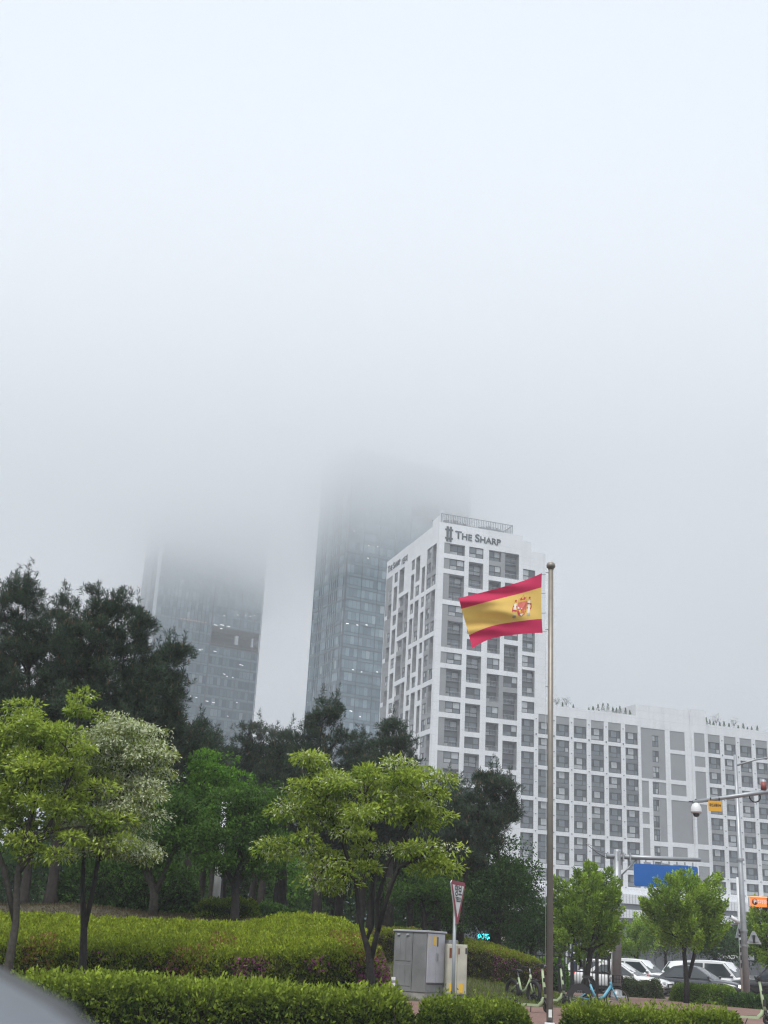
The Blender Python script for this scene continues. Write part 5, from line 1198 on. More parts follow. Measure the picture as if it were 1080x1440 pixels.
# park lamp column among the trees
Yp=36; c0=at(302,1283,Yp); c1=at(318,1128,Yp); z0=float(terr(c0.x,Yp)); c0=Vector((c0.x,Yp,z0-.03)); root=thing('park_lamp','pale round lamp column standing among the layered park trees','street lamp',c0)
k=MB(); k.tube([(0,0,0),(0,0,c1.z-c0.z)],[.115,.085],M['metal_pale'],16); k.build('column',root)
k=MB(); k.tube([(0,0,c1.z-c0.z-.04),(.34,0,c1.z-c0.z)],.03,M['metal_pale'],8); k.box((.45,0,c1.z-c0.z+.01),(.35,.14,.05),M['metal_pale']); k.build('lamp_arm',root)
k=MB(); k.lathe([(.17,0),(.17,.06),(.12,.08)],(0,0,0),M['metal_grey'],14); k.build('base',root)
# ================================================================== BLACK FENCE
f0=at(752,1397,54); f1=at(858,1397,54); f0=Vector((f0.x,54,0)); L_=f1.x-f0.x; root=thing('black_fence','black metal railing fence with upright bars behind the scooters and the blue bicycle','fence',f0,R(2))
nb=6; 
for i in range(nb+1):
    k=MB(); k.span((i*L_/nb-.04,-.04,-.05),(i*L_/nb+.04,.04,1.62),M['black']); k.span((i*L_/nb-.05,-.05,1.62),(i*L_/nb+.05,.05,1.66),M['black']); k.build('post',root)
k=MB()
for z in (.14,.95,1.5): k.span((0,-.02,z),(L_,.02,z+.045),M['black'])
n=int(L_/.13)
for i in range(n): x=(i+.5)*L_/n; k.span((x-.012,-.012,.15),(x+.012,.012,1.5),M['black'])
k.build('bar_panel',root)
# ================================================================== TWO-WHEELERS
def wheel(mb,c,r,tw,tyre,rimm,n=22,spokes=0,hub=.03):
    # axis along y
    prof=[(r-tw*1.6,-tw*.8),(r-tw*.5,-tw),(r,-tw*.45),(r,tw*.45),(r-tw*.5,tw),(r-tw*1.6,tw*.8),(r-tw*1.6,-tw*.8)]
    mb.lathe(prof,c,tyre,n,axis='y')
    mb.lathe([(r-tw*1.6,-tw*.5),(r-tw*2.3,-tw*.4),(r-tw*2.3,tw*.4),(r-tw*1.6,tw*.5)],c,rimm,n,axis='y')
    mb.lathe([(0,-hub*1.3),(hub,-hub*1.2),(hub,hub*1.2),(0,hub*1.3)],c,rimm,10,axis='y')
    for i in range(spokes):
        a=i*6.2832/spokes; mb.tube([(c[0]+hub*math.cos(a),c[1],c[2]+hub*math.sin(a)),(c[0]+(r-tw*2)*math.cos(a+.2),c[1],c[2]+(r-tw*2)*math.sin(a+.2))],.004,rimm,4,caps=False)
def bicycle(label,p,rz,paint,skirt=True,basket=True,s=1.,fat=False):
    root=thing('bicycle',label,'bicycle',p,rz); root.scale=(s,s,s)
    r=.33; A=Vector((-.52,0,r)); B=Vector((.55,0,r)); tw=.024 if not fat else .045
    for c in (A,B):
        k=MB(); wheel(k,(0,0,0),r,tw,M['rubber'],M['rim'] if not fat else M['black'],26,18); k.build('wheel',root,c)
    bb=Vector((-.05,0,.29)); st=Vector((-.22,0,.70)); hd=Vector((.36,0,.80)); hd2=Vector((.40,0,.66))
    k=MB()
    k.tube([hd2+Vector((-.02,0,.03)),Vector((.18,0,.40)),bb],[.042,.045,.04],paint,12); k.tube([bb,st],[.036,.03],paint,10)
    k.tube([st+Vector((.03,0,-.12)),A+Vector((0,.05,0))],.018,paint,8); k.tube([st+Vector((.03,0,-.12)),A+Vector((0,-.05,0))],.018,paint,8)
    k.tube([bb,A+Vector((0,.05,0))],.018,paint,8); k.tube([hd,hd2],.036,paint,10)
    for s_ in (-1,1): k.tube([hd2,Vector((.46,s_*.045,.52)),B+Vector((0,s_*.045,0))],.018,paint,8)
    k.build('frame',root)
    k=MB(); k.tube([st,st+Vector((-.05,0,.16))],.016,M['metal_grey'],8); k.build('seat_post',root)
    k=MB(); k.prism([(-.17,.0),(-.16,.05),(-.02,.06),(.14,.045),(.16,.015),(.0,-.005)],-.075,.075,M['plastic']); o=k.build('saddle',root,st+Vector((-.06,0,.17)),bevel=.02); fix_normals(o.data)
    k=MB(); k.tube([hd,hd+Vector((-.03,0,.18))],.018,M['metal_grey'],8); k.tube([hd+Vector((-.18,-.29,.25)),hd+Vector((-.05,-.2,.22)),hd+Vector((-.02,0,.18)),hd+Vector((-.05,.2,.22)),hd+Vector((-.18,.29,.25))],.014,M['plastic'],8); 
    for s_ in(-1,1): k.tube([hd+Vector((-.20,s_*.30,.255)),hd+Vector((-.08,s_*.25,.23))],.02,M['rubber'],8)
    k.build('handlebar',root)
    if skirt:
        k=MB(); n=14; pts=[(A.x+(r+.05)*math.cos(a),A.z+(r+.05)*math.sin(a)) for a in np.linspace(R(12),R(178),n)]; inn=[(A.x+(r-.13)*math.cos(a),A.z+(r-.13)*math.sin(a)) for a in np.linspace(R(178),R(12),n)]
        for y in (-.045,.045):
            for i in range(n-1): k.face([(pts[i][0],y,pts[i][1]),(pts[i+1][0],y,pts[i+1][1]),(inn[n-2-i][0],y,inn[n-2-i][1]),(inn[n-1-i][0],y,inn[n-1-i][1])],M['plastic'])
        for i in range(n-1): k.face([(pts[i][0],-.045,pts[i][1]),(pts[i+1][0],-.045,pts[i+1][1]),(pts[i+1][0],.045,pts[i+1][1]),(pts[i][0],.045,pts[i][1])],M['plastic'])
        k.build('rear_mudguard',root)
    k=MB(); pts=[B+Vector(((r+.03)*math.cos(a),0,(r+.03)*math.sin(a))) for a in np.linspace(R(60),R(200),9)]; k.tube(pts,.02,M['plastic'] if not skirt else M['black'],6); k.build('front_mudguard',root)
    if basket:
        k=MB(); c=hd+Vector((.2,0,.08)); w,d,h=.26,.34,.2
        for i in range(7):
            for zz in (0,): pass
            x=-w/2+w*i/6; k.box(c+Vector((x,-d/2,0)),(.012,.012,h),M['plastic']); k.box(c+Vector((x,d/2,0)),(.012,.012,h),M['plastic']); y=-d/2+d*i/6; k.box(c+Vector((-w/2,y,0)),(.012,.012,h),M['plastic']); k.box(c+Vector((w/2,y,0)),(.012,.012,h),M['plastic'])
        for z in (-h/2,0,h/2):
            for yy in (-d/2,d/2): k.box(c+Vector((0,yy,z)),(w,.014,.014),M['plastic'])
            for xx in (-w/2,w/2): k.box(c+Vector((xx,0,z)),(.014,d,.014),M['plastic'])
        k.box(c+Vector((0,0,-h/2)),(w,d,.01),M['plastic']); k.build('basket',root)
    k=MB(); k.lathe([(0,-.05),(.09,-.05),(.09,-.035),(0,-.035)],bb,M['black'],16,axis='y'); k.tube([bb+Vector((0,-.06,0)),bb+Vector((.12,-.07,-.12))],.012,M['black'],6); k.box(bb+Vector((.13,-.11,-.12)),(.09,.08,.02),M['black']); k.tube([bb+Vector((0,.06,0)),bb+Vector((-.12,.07,.12))],.012,M['black'],6); k.box(bb+Vector((-.13,.11,.12)),(.09,.08,.02),M['black']); k.build('crank',root)
    k=MB(); k.tube([A+Vector((.05,.07,-.02)),A+Vector((.16,.2,-.33))],.011,M['metal_grey'],6); k.build('kickstand',root)
    return root
p=at(841,1411,39.5); bicycle('light blue bicycle with black basket and rear wheel cover behind the hedge','' and p or (p.x,39.5,.02),R(-4),M['sky_blue'],True,True,1.06)
p=at(735,1406,42); bicycle('pale green electric bicycle with fat black tyres seen nearly head-on, left of the flagpole',(p.x,42,.02),R(-62),M['mint'],False,False,1.12,True)
def scooter(label,p,rz,s=1.12):
    root=thing('kick_scooter',label,'scooter',p,rz); root.scale=(s,s,s)
    k=MB(); wheel(k,(0,0,0),.115,.032,M['rubber'],M['black'],20); k.build('wheel',root,(.46,0,.115)); k=MB(); wheel(k,(0,0,0),.115,.032,M['rubber'],M['black'],20); k.build('wheel',root,(-.46,0,.115))
    k=MB(); k.span((-.36,-.085,.13),(.26,.085,.19),M['mint']); k.span((-.34,-.075,.19),(.24,.075,.196),M['rubber']); k.tube([(.24,0,.16),(.33,0,.24),(.36,0,.34)],[.05,.05,.045],M['mint'],10); k.build('deck',root,bevel=.008)
    k=MB(); k.tube([(.42,0,.28),(.37,0,.55),(.31,0,1.02)],[.042,.040,.028],M['mint'],12); k.build('stem',root)
    k=MB(); k.tube([(.40,.055,.30),(.46,.055,.115)],.02,M['black'],6); k.tube([(.40,-.055,.30),(.46,-.055,.115)],.02,M['black'],6); k.box((.415,0,.30),(.07,.13,.07),M['black']); k.build('fork',root)
    k=MB(); k.tube([(.31,0,1.0),(.30,0,1.07)],.032,M['black'],8); k.tube([(.24,-.27,1.10),(.29,-.12,1.08),(.30,0,1.07),(.29,.12,1.08),(.24,.27,1.10)],.016,M['black'],8); k.box((.33,0,1.06),(.09,.1,.08),M['plastic']); k.build('handlebar',root)
    k=MB(); pts=[Vector((.46+.15*math.cos(a),0,.115+.15*math.sin(a))) for a in np.linspace(R(30),R(150),7)]; k.tube(pts,.026,M['black'],6); k.build('front_mudguard',root)
    k=MB(); pts=[Vector((-.46+.15*math.cos(a),0,.115+.15*math.sin(a))) for a in np.linspace(R(40),R(160),7)]; k.tube(pts,.03,M['black'],6); k.build('rear_mudguard',root)
    k=MB(); k.tube([(.0,.08,.14),(-.05,.2,0)],.011,M['black'],6); k.build('kickstand',root)
    k=MB(); k.box((.405,0,.50),(.075,.09,.16),M['plastic']); k.build('battery_box',root); k=MB(); k.box((.375,0,.74),(.05,.07,.09),M['black']); k.build('latch',root)
    return root
p=at(745,1417,36.5); scooter('pale green kick scooter directly left of the flagpole, deck pointing left',(p.x,36.5,.02),R(-28),1.15)
p=at(773,1408,41.5); scooter('pale green kick scooter directly right of the flagpole in front of the black fence',(p.x,41.5,.02),R(-24),1.15)
p=at(1052,1430,36); scooter('pale green kick scooter at the right picture edge on the red paving',(p.x,36,.02),R(-10),1.12)
# ================================================================== CARS
def car(label,p,rz,paint,L=4.7,W=1.85,H=1.68,kind='suv',lit=False,rails=False,group=None,flat=False):
    root=thing('parked_car',label,'car',p,rz,group)
    root.scale=(.95,.95,.95) if not flat else (1,1,1); suv=kind=='suv'; belt=.98 if suv else .88; hoodz=1.0 if suv else .86; nose=.78 if suv else .66; gc=.22 if suv else .16
    h=L/2
    # lower body loft: (x, halfwidth, top z, bottom z)
    stn=[(-h,.70,.80,.42),(-h+.04,.82,.93,.34),(-h+.25,.90,belt+.02,.26),(-h+.9,.925,belt+.03,gc),(-.4,.93,belt,gc),(h-1.75,.93,belt-.01,gc),(h-1.35,.925,hoodz,gc),(h-.8,.91,hoodz-.05,gc),(h-.35,.87,hoodz-.12,gc+.02),(h-.12,.80,nose,.28),(h-.02,.70,nose-.1,.34),(h,.62,nose-.16,.42)]
    sc_=W/1.86; k=MB(); b=[]
    for x,w,t,z in stn:
        w*=sc_; m=z+(t-z)*.5
        prof=[(0,z),(w*.80,z),(w*.96,z+.12),(w,m-.08),(w*.995,m+.08),(w*.97,t-.10),(w*.90,t-.02),(w*.78,t+.015),(0,t+.05 if x>h-1.6 else t+.03)]
        ring=[(x,y,zz) for y,zz in prof]+[(x,-y,zz) for y,zz in prof[-2:0:-1]]; b.append(ring)
    for i in range(len(b)-1):
        n=len(b[0])
        for j in range(n): k.face([b[i][j],b[i][(j+1)%n],b[i+1][(j+1)%n],b[i+1][j]],paint,True)
    k.face(list(reversed(b[0])),paint); k.face(b[-1],paint)
    o=k.build('body',root); 
    import bmesh
    bm=bmesh.new(); bm.from_mesh(o.data); bmesh.ops.remove_doubles(bm,verts=bm.verts,dist=.0005); bmesh.ops.recalc_face_normals(bm,faces=bm.faces); bm.to_mesh(o.data); bm.free()
    # cabin: base and roof outline
    wb=.86*sc_; wt=(.70 if suv else .64)*sc_; xf0=h-1.42; xf1=h-(2.15 if suv else 2.35); xr1=-h+(.55 if suv else 1.35); xr0=-h+(.14 if suv else .62); zb=belt-.02; zr=H
    roof=[(xf1,zr-.05),((xf1*.7+xr1*.3),zr),((xf1*.3+xr1*.7),zr-.005),(xr1,zr-.07)]
    if flat: xf1=h-1.75; roof=[(xf1,zr-.012),(xf1*.7+xr1*.3,zr),(xf1*.3+xr1*.7,zr),(xr1,zr-.03)]
    k=MB(); secs=[(xf0,zb,zb,wb,wb)]+[(x,zb,z,wb,wt) for x,z in roof]+[(xr0,zb,zb+.02,wb*.97,wb*.9)]
    def side_pt(x,z,s): # point on the cabin side
        t=(z-zb)/(zr-zb); return Vector((x,s*(wb+(wt-wb)*t),z))
    # roof shell
    top_=[(xf0,zb,wb*.92)]+[(x,z,wt) for x,z in roof]+[(xr0,zb+.03,wb*.9)]
    for i in range(len(top_)-1):
        (xa,za,wa),(xb,zb2,wb2)=top_[i],top_[i+1]
        for y0,y1,dz0,dz1 in ((-1,-.6,0,.035),(-.6,0,.035,.05),(0,.6,.05,.035),(.6,1,.035,0)):
            mid=0<i<len(top_)-2
            k.face([(xa,y0*wa,za+(dz0 if i>0 else 0)),(xb,y0*wb2,zb2+(dz0 if i<len(top_)-2 else 0)),(xb,y1*wb2,zb2+(dz1 if i<len(top_)-2 else 0)),(xa,y1*wa,za+(dz1 if i>0 else 0))],paint,True)
    for s in (-1,1):
        pol=[(xf0,s*wb*.92,zb)]+[(x,s*wt,z) for x,z in roof]+[(xr0,s*wb*.9,zb+.03),(xr0,s*wb*.97,zb-.1),(xf0,s*wb,zb-.1)]
        cx=sum(p_[0] for p_ in pol)/len(pol); c_=(0.0,s*(wb+wt)/2*1.0,(zb+zr)/2)
        for i in range(len(pol)): k.face([pol[i],pol[(i+1)%len(pol)],c_],paint)
    o=k.build('roof',root); bm=bmesh.new(); bm.from_mesh(o.data); bmesh.ops.remove_doubles(bm,verts=bm.verts,dist=.0005); bmesh.ops.recalc_face_normals(bm,faces=bm.faces); bm.to_mesh(o.data); bm.free()
    g=M['car_glass']
    def slab(name,P,off):
        k=MB(); n=(P[1]-P[0]).cross(P[2]-P[0]).normalized(); 
        if n.dot(off)<0: n=-n
        A=[q+n*.012 for q in P]; B=[q-n*.02 for q in P]
        k.face(A,g)
        for i in range(len(P)): k.face([A[i],A[(i+1)%len(P)],B[(i+1)%len(P)],B[i]],M['black'])
        k.build(name,root)
    F=lambda t,y,wa=wb*.92: Vector((xf0+(xf1-xf0)*t, y*(wa+(wt-wa)*t), zb+(zr-.05-zb)*t+.03*(1-abs(y))*1.3))
    slab('windscreen',[F(.04,-.92),F(.04,.92),F(.96,.91),F(.96,-.91)],Vector((1,0,.5)))
    Rr=lambda t,y: Vector((xr0+(xr1-xr0)*t, y*(wb*.9+(wt-wb*.9)*t), zb+.03+(zr-.07-zb-.03)*t+.03*(1-abs(y))))
    slab('rear_window',[Rr(.25,-.82),Rr(.25,.82),Rr(.9,.84),Rr(.9,-.84)],Vector((-1,0,.5)))
    zl=zb+.04; zh=zr-.13; xm=(xf1+xr1)/2+.05
    for s in (-1,1):
        off=Vector((0,s,.3))
        sp=lambda x,z: side_pt(x,z,s)+Vector((0,s*.0,0))
        fr=lambda z: xf0+(xf1-xf0)*(z-zb)/(zr-.05-zb)-.09
        bk=lambda z: xr0+(xr1-xr0)*(z-zb)/(zr-.07-zb)+.22
        slab('front_side_window',[sp(xm+.05,zl),sp(fr(zl),zl),sp(fr(zh),zh),sp(xm+.05,zh)],off)
        slab('rear_side_window',[sp(bk(zl)+.1,zl),sp(xm-.05,zl),sp(xm-.05,zh),sp(bk(zh),zh)],off)
        k=MB(); k.lathe([(0,-.09),(.06,-.08),(.09,0),(.07,.07),(0,.09)],(0,0,0),paint,10,axis='y'); o=k.build('wing_mirror',root,(fr(zl)-.02,s*(wb+.14),zl+.09)); o.scale=(.9,1.1,.8)
        for nm,xx,y,z,dx,dy,dz in (('headlight',h-.14,.62*sc_,nose-.03,.16,.34,.13),('tail_light',-h+.07,.68*sc_,.86,.10,.26,.16)):
            k=MB(); m=(M['lamp_lit'] if lit else M['lamp_lens']) if nm=='headlight' else M['lamp_red']
            k.box((0,0,0),(dx,dy,dz),m,Matrix.Rotation(-s*R(24) if nm=='headlight' else s*R(12),3,'Z')); k.build(nm,root,(xx,s*y,z),bevel=.03)
        for xx in (h-.92,-h+.88):
            r=.36 if suv else .33; k=MB(); wheel(k,(0,0,0),r,.10,M['rubber'],M['black'],24); w_=k.build('wheel',root,(xx,s*.83*sc_,r))
            k=MB(); k.lathe([(0,s*.09),(r*.66,s*.10),(r*.68,s*.06)],(0,0,0),M['black'],20,axis='y')
            for q in range(5):
                a=q*1.2566; k.box((r*.34*math.cos(a),s*.105,r*.34*math.sin(a)),(r*.62,.02,.06),M['rim'],Matrix.Rotation(-a,3,'Y'))
            k.lathe([(r*.62,s*.105),(r*.70,s*.10)],(0,0,0),M['rim'],20,axis='y'); k.lathe([(0,s*.12),(.06,s*.115)],(0,0,0),M['rim'],10,axis='y'); k.build('rim',w_)
            k=MB(); n=14; ro=r+.075
            for i in range(n):
                a,b2=math.pi*i/n,math.pi*(i+1)/n; y=s*(.932*sc_+.012)
                k.face([(xx+ro*math.cos(a),y,r+ro*math.sin(a)),(xx+ro*math.cos(b2),y,r+ro*math.sin(b2)),(xx+(r-.02)*math.cos(b2),y-s*.012,r+(r-.02)*math.sin(b2)),(xx+(r-.02)*math.cos(a),y-s*.012,r+(r-.02)*math.sin(a))],M['black'])
                k.face([(xx+(r-.02)*math.cos(a),y-s*.01,r+(r-.02)*math.sin(a)),(xx+(r-.02)*math.cos(b2),y-s*.01,r+(r-.02)*math.sin(b2)),(xx,y-s*.011,r*.5)],M['black'])
            k.build('wheel_arch',root)
        k=MB(); k.span((-h+.95,s*.94*sc_-.02,.24),(h-1.35,s*.94*sc_+.008,.34),M['plastic']); k.build('sill_trim',root)
        for xx in (xm+.15,xm-.95): k=MB(); k.span((xx-.1,s*.925*sc_-.01,belt-.16),(xx+.08,s*.925*sc_+.018,belt-.13),M['rim']); k.build('door_handle',root)
        if rails: k=MB(); k.tube([Vector((xf1-.05,s*(wt-.012),zr-.012)),Vector((xf1*.7+xr1*.3,s*(wt-.012),zr)),Vector((xf1*.3+xr1*.7,s*(wt-.012),zr-.005)),Vector((xr1+.05,s*(wt-.012),zr-.06))],.013,M['black'],8); k.build('roof_rail',root)
    k=MB(); k.span((h-.10,-.42,nose-.24),(h+.012,.42,nose-.06),M['black']); 
    for q in range(3): k.span((h+.0,-.40,nose-.22+q*.055),(h+.02,.40,nose-.205+q*.055),M['rim'])
    k.build('grille',root); k=MB(); k.span((h-.2,-.66,.30),(h+.008,.66,.40),M['plastic']); k.build('bumper',root); k=MB(); k.span((h+.0,-.26,.43),(h+.03,.26,.53),M['sign_white']); k.build('number_plate',root)
    return root
def cpos(px,Y): p=at(px,1395,Y); return (p.x,Y,0.)
G='cars in the parking rows'
car('large white off-roader with dark windows at the right, partly behind the street lamp post',cpos(1018,66),R(-38),M['car_white'],4.95,1.98,1.78,'suv',False,False,G)
car('dark grey saloon with lit headlights behind the forked street tree',cpos(982,63),R(-32),M['car_grey'],4.9,1.88,1.47,'sedan',True,False,G)
car('white estate car behind the dark grey saloon',cpos(958,73),R(-140),M['car_white'],4.7,1.88,1.70,'suv',False,False,G)
car('white off-roader between the gantry post and the dark saloon',cpos(905,68),R(-38),M['car_white'],4.6,1.86,1.66,'suv',False,False,G)
car('white saloon nearest the gantry post, its bonnet behind the loose shrub hedge',cpos(877,62),R(-30),M['car_white'],4.8,1.84,1.46,'sedan',False,False,G)
car('white car mostly hidden between the black fence and the gantry post',cpos(848,72),R(-35),M['car_white'],4.4,1.8,1.55,'suv',False,False,G)
car('black car cut by the right picture edge beyond the white off-roader',cpos(1092,62),R(150),M['car_black'],4.7,1.86,1.66,'suv',False,False,G)
# pale kiosk roof with a box, a blue van roof and a taxi-like dark van in the distance
p=at(1030,1346,88); root=thing('guard_booth','small white flat-roofed booth with a roof box, beyond the white off-roader','booth',(p.x,88,0))
k=MB(); k.span((-.9,-.7,-.05),(.9,.7,p.z-.15),M['cab_pale']); k.build('cabin',root); k=MB(); k.span((-1.2,-.95,p.z-.15),(1.2,.95,p.z+.18),M['white_paint']); k.build('roof',root,bevel=.02)
k=MB(); k.span((-.45,-.4,p.z+.18),(.6,.3,p.z+.85),M['white_paint']); k.span((.0,-.41,p.z+.26),(.5,-.4,p.z+.75),M['grey_panel']); k.build('air_conditioner',root,bevel=.02); k=MB(); k.span((-.6,-.72,.9),(.6,-.7,p.z-.4),M['car_glass']); k.build('window',root)
p=at(1007,1349,86); root=thing('notice_board','small pale lilac board seen above the roof of the white off-roader','board',(p.x,86,0)); k=MB(); k.span((-.4,-.03,p.z-.18),(.4,.03,p.z+.18),mat('lilac',(.5,.5,.62),.5)); k.build('panel',root); k=MB(); k.span((-.04,.03,-.05),(.04,.09,p.z),M['metal_grey']); k.build('post',root)
# ================================================================== SILVER CAR BESIDE THE PHOTOGRAPHER
pa,pb2=[Vector((0,0,CZ))+Vector(ray(*q))*((1.44-CZ)/ray(*q)[2]) for q in ((84,1440),(0,1386))]; dd=(pb2-pa).normalized(); hd_=math.atan2(dd.y,dd.x)
lft=Vector((-dd.y,dd.x,0))
near=car('blurred silver car roof with a dark roof strip in the lower left corner','' or (0,0,0),hd_,M['car_silver'],4.6,1.82,1.46,'suv',False,True,None,True)
wt_=.70*1.82/1.86
cn=pa+lft*(wt_-.03)+dd*1.2
near.location=(cn.x,cn.y,-.02)
# ================================================================== GROUND
def ground_mat(name,c1,c2,scale,rough=.95,bump=.5):
    m=bpy.data.materials.new(name); m.use_nodes=True; nt=m.node_tree; b=nt.nodes['Principled BSDF']; tc=nt.nodes.new('ShaderNodeTexCoord')
    n=nt.nodes.new('ShaderNodeTexNoise'); n.inputs['Scale'].default_value=scale; n.inputs['Detail'].default_value=8; n.inputs['Roughness'].default_value=.65; nt.links.new(tc.outputs['Object'],n.inputs['Vector'])
    r=nt.nodes.new('ShaderNodeValToRGB'); r.color_ramp.elements[0].position=.35; r.color_ramp.elements[1].position=.65; r.color_ramp.elements[0].color=(*c1,1); r.color_ramp.elements[1].color=(*c2,1)
    nt.links.new(n.outputs['Fac'],r.inputs[0]); nt.links.new(r.outputs[0],b.inputs['Base Color']); b.inputs['Roughness'].default_value=rough
    n2=nt.nodes.new('ShaderNodeTexNoise'); n2.inputs['Scale'].default_value=scale*12; n2.inputs['Detail'].default_value=4; nt.links.new(tc.outputs['Object'],n2.inputs['Vector'])
    bp=nt.nodes.new('ShaderNodeBump'); bp.inputs['Strength'].default_value=bump; bp.inputs['Distance'].default_value=.04; nt.links.new(n2.outputs['Fac'],bp.inputs['Height']); nt.links.new(bp.outputs[0],b.inputs['Normal'])
    return m
def sheet(name,poly,z,m):
    me=bpy.data.meshes.new(name); me.from_pydata([(x,y,z) for x,y in poly],[],[tuple(range(len(poly)))]); me.materials.append(m)
    o=link(name,me); o['kind']='structure'; return o
sheet('ground',[(-1500,-200),(1500,-200),(1500,2600),(-1500,2600)],-.06,ground_mat('asphalt',(.04,.041,.043),(.065,.066,.068),.6))
# park soil / lawn
gx=np.arange(-60,16.01,.4); gy=np.arange(18.5,100,.4); X,Y=np.meshgrid(gx,gy,indexing='ij'); Z=terr(X,Y)-.03
nx,ny=X.shape; pts=np.stack([X,Y,Z],-1).reshape(-1,3); id_=np.arange(nx*ny).reshape(nx,ny)
F=np.stack([id_[:-1,:-1],id_[1:,:-1],id_[1:,1:],id_[:-1,1:]],-1).reshape(-1,4)
me=bpy.data.meshes.new('park_ground'); me.from_pydata(pts.tolist(),[],F.tolist()); me.polygons.foreach_set('use_smooth',[True]*len(F)); me.materials.append(ground_mat('park_soil',(.055,.05,.032),(.10,.085,.055),1.3)); me.update()
o=link('park_ground',me); o['kind']='structure'
# brick paving
bm_=bpy.data.materials.new('red_paving'); bm_.use_nodes=True; nt=bm_.node_tree; b=nt.nodes['Principled BSDF']; tc=nt.nodes.new('ShaderNodeTexCoord'); br=nt.nodes.new('ShaderNodeTexBrick')
br.inputs['Scale'].default_value=1.; br.inputs['Brick Width'].default_value=.22; br.inputs['Row Height'].default_value=.11; br.inputs['Mortar Size'].default_value=.006
br.inputs['Color1'].default_value=(.22,.115,.088,1); br.inputs['Color2'].default_value=(.30,.175,.14,1); br.inputs['Mortar'].default_value=(.14,.12,.11,1)
nz=nt.nodes.new('ShaderNodeTexNoise'); nz.inputs['Scale'].default_value=.5; nz.inputs['Detail'].default_value=6; mx_=nt.nodes.new('ShaderNodeMix'); mx_.data_type='RGBA'; mx_.blend_type='MULTIPLY'; mx_.inputs['Factor'].default_value=.5
nt.links.new(tc.outputs['Object'],br.inputs['Vector']); nt.links.new(tc.outputs['Object'],nz.inputs['Vector']); nt.links.new(br.outputs['Color'],mx_.inputs['A']); nt.links.new(nz.outputs['Fac'],mx_.inputs['B']); nt.links.new(mx_.outputs['Result'],b.inputs['Base Color']); b.inputs['Roughness'].default_value=.9
mx_.inputs['Factor'].default_value=.35
sheet('plaza_pavement',[(.35,28.4),(60,28.4),(60,50),(24,50),(19,60),(5,60),(5,53),(.35,53)],.012,bm_)
sheet('cycle_path',[(.2,24.6),(60,24.6),(60,28.1),(.2,28.1)],-.02,ground_mat('grey_path',(.12,.125,.135),(.19,.195,.205),.8))
k=MB(); k.span((.2,28.1,-.1),(60,28.4,.06),M['concrete']); o=k.build('kerb'); o['kind']='structure'
sheet('car_park_road',[(5,60.02),(60,60.02),(60,110),(5,110)],-.01,ground_mat('road_asphalt',(.05,.051,.054),(.08,.081,.083),.9))
# gravel path strip on the lawn in front of the azalea slope
rng=np.random.default_rng(5); n=26000
P=np.stack([rng.uniform(.6,9.5,n),rng.uniform(38.6,46.5,n)],1); keep=(terr(P[:,0],P[:,1])>.05); P=P[keep]; n=len(P)
pos=np.stack([P[:,0],P[:,1],terr(P[:,0],P[:,1])-.035],1)
V=leaf_quads(pos,rng.normal(0,.35,(n,3))+np.array([0,0,1]),np.full(n,.11)*rng.uniform(.6,1.4,n),np.full(n,.016),rng)
o=link('grass',quads('grass',V,[LM['grass']],np.zeros(n,int),np.clip(rng.random(n),0,1))); o['kind']='stuff'; tag(o,'short grass on the slope below the reddish azalea bank','grass')
n=30000; P=np.stack([rng.uniform(-11,-2.5,n),rng.uniform(31,37,n)],1); pos=np.stack([P[:,0],P[:,1],terr(P[:,0],P[:,1])-.035],1)
V=leaf_quads(pos,rng.normal(0,.9,(n,3))+np.array([0,0,.5]),np.full(n,.09)*rng.uniform(.6,1.4,n),np.full(n,.014),rng)
lit=leaf_mat('litter_leaf',(.06,.05,.028),(.11,.09,.05),.1)
o=link('leaf_litter',quads('leaf_litter',V,[lit],np.zeros(n,int),rng.random(n))); o['kind']='stuff'; tag(o,'brown leaf and needle litter on the mound under the pines','leaf litter')
# ================================================================== AIR: haze below, low cloud above
def vol(name,den,colr,aniso):
    m=bpy.data.materials.new(name); m.use_nodes=True; nt=m.node_tree; nt.nodes.remove(nt.nodes['Principled BSDF'])
    v=nt.nodes.new('ShaderNodeVolumePrincipled'); v.inputs['Color'].default_value=(*colr,1); v.inputs['Density'].default_value=den; v.inputs['Anisotropy'].default_value=aniso
    nt.links.new(v.outputs[0],nt.nodes['Material Output'].inputs['Volume']); m.cycles.homogeneous_volume=True if hasattr(m.cycles,'homogeneous_volume') else None
    return m
HZ=104.
k=MB(); k.span((-900,-60,-1.2),(900,1500,HZ),vol('haze_air',HAZE_D,(.93,.96,1.),.0)); o=k.build('haze'); o['kind']='stuff'
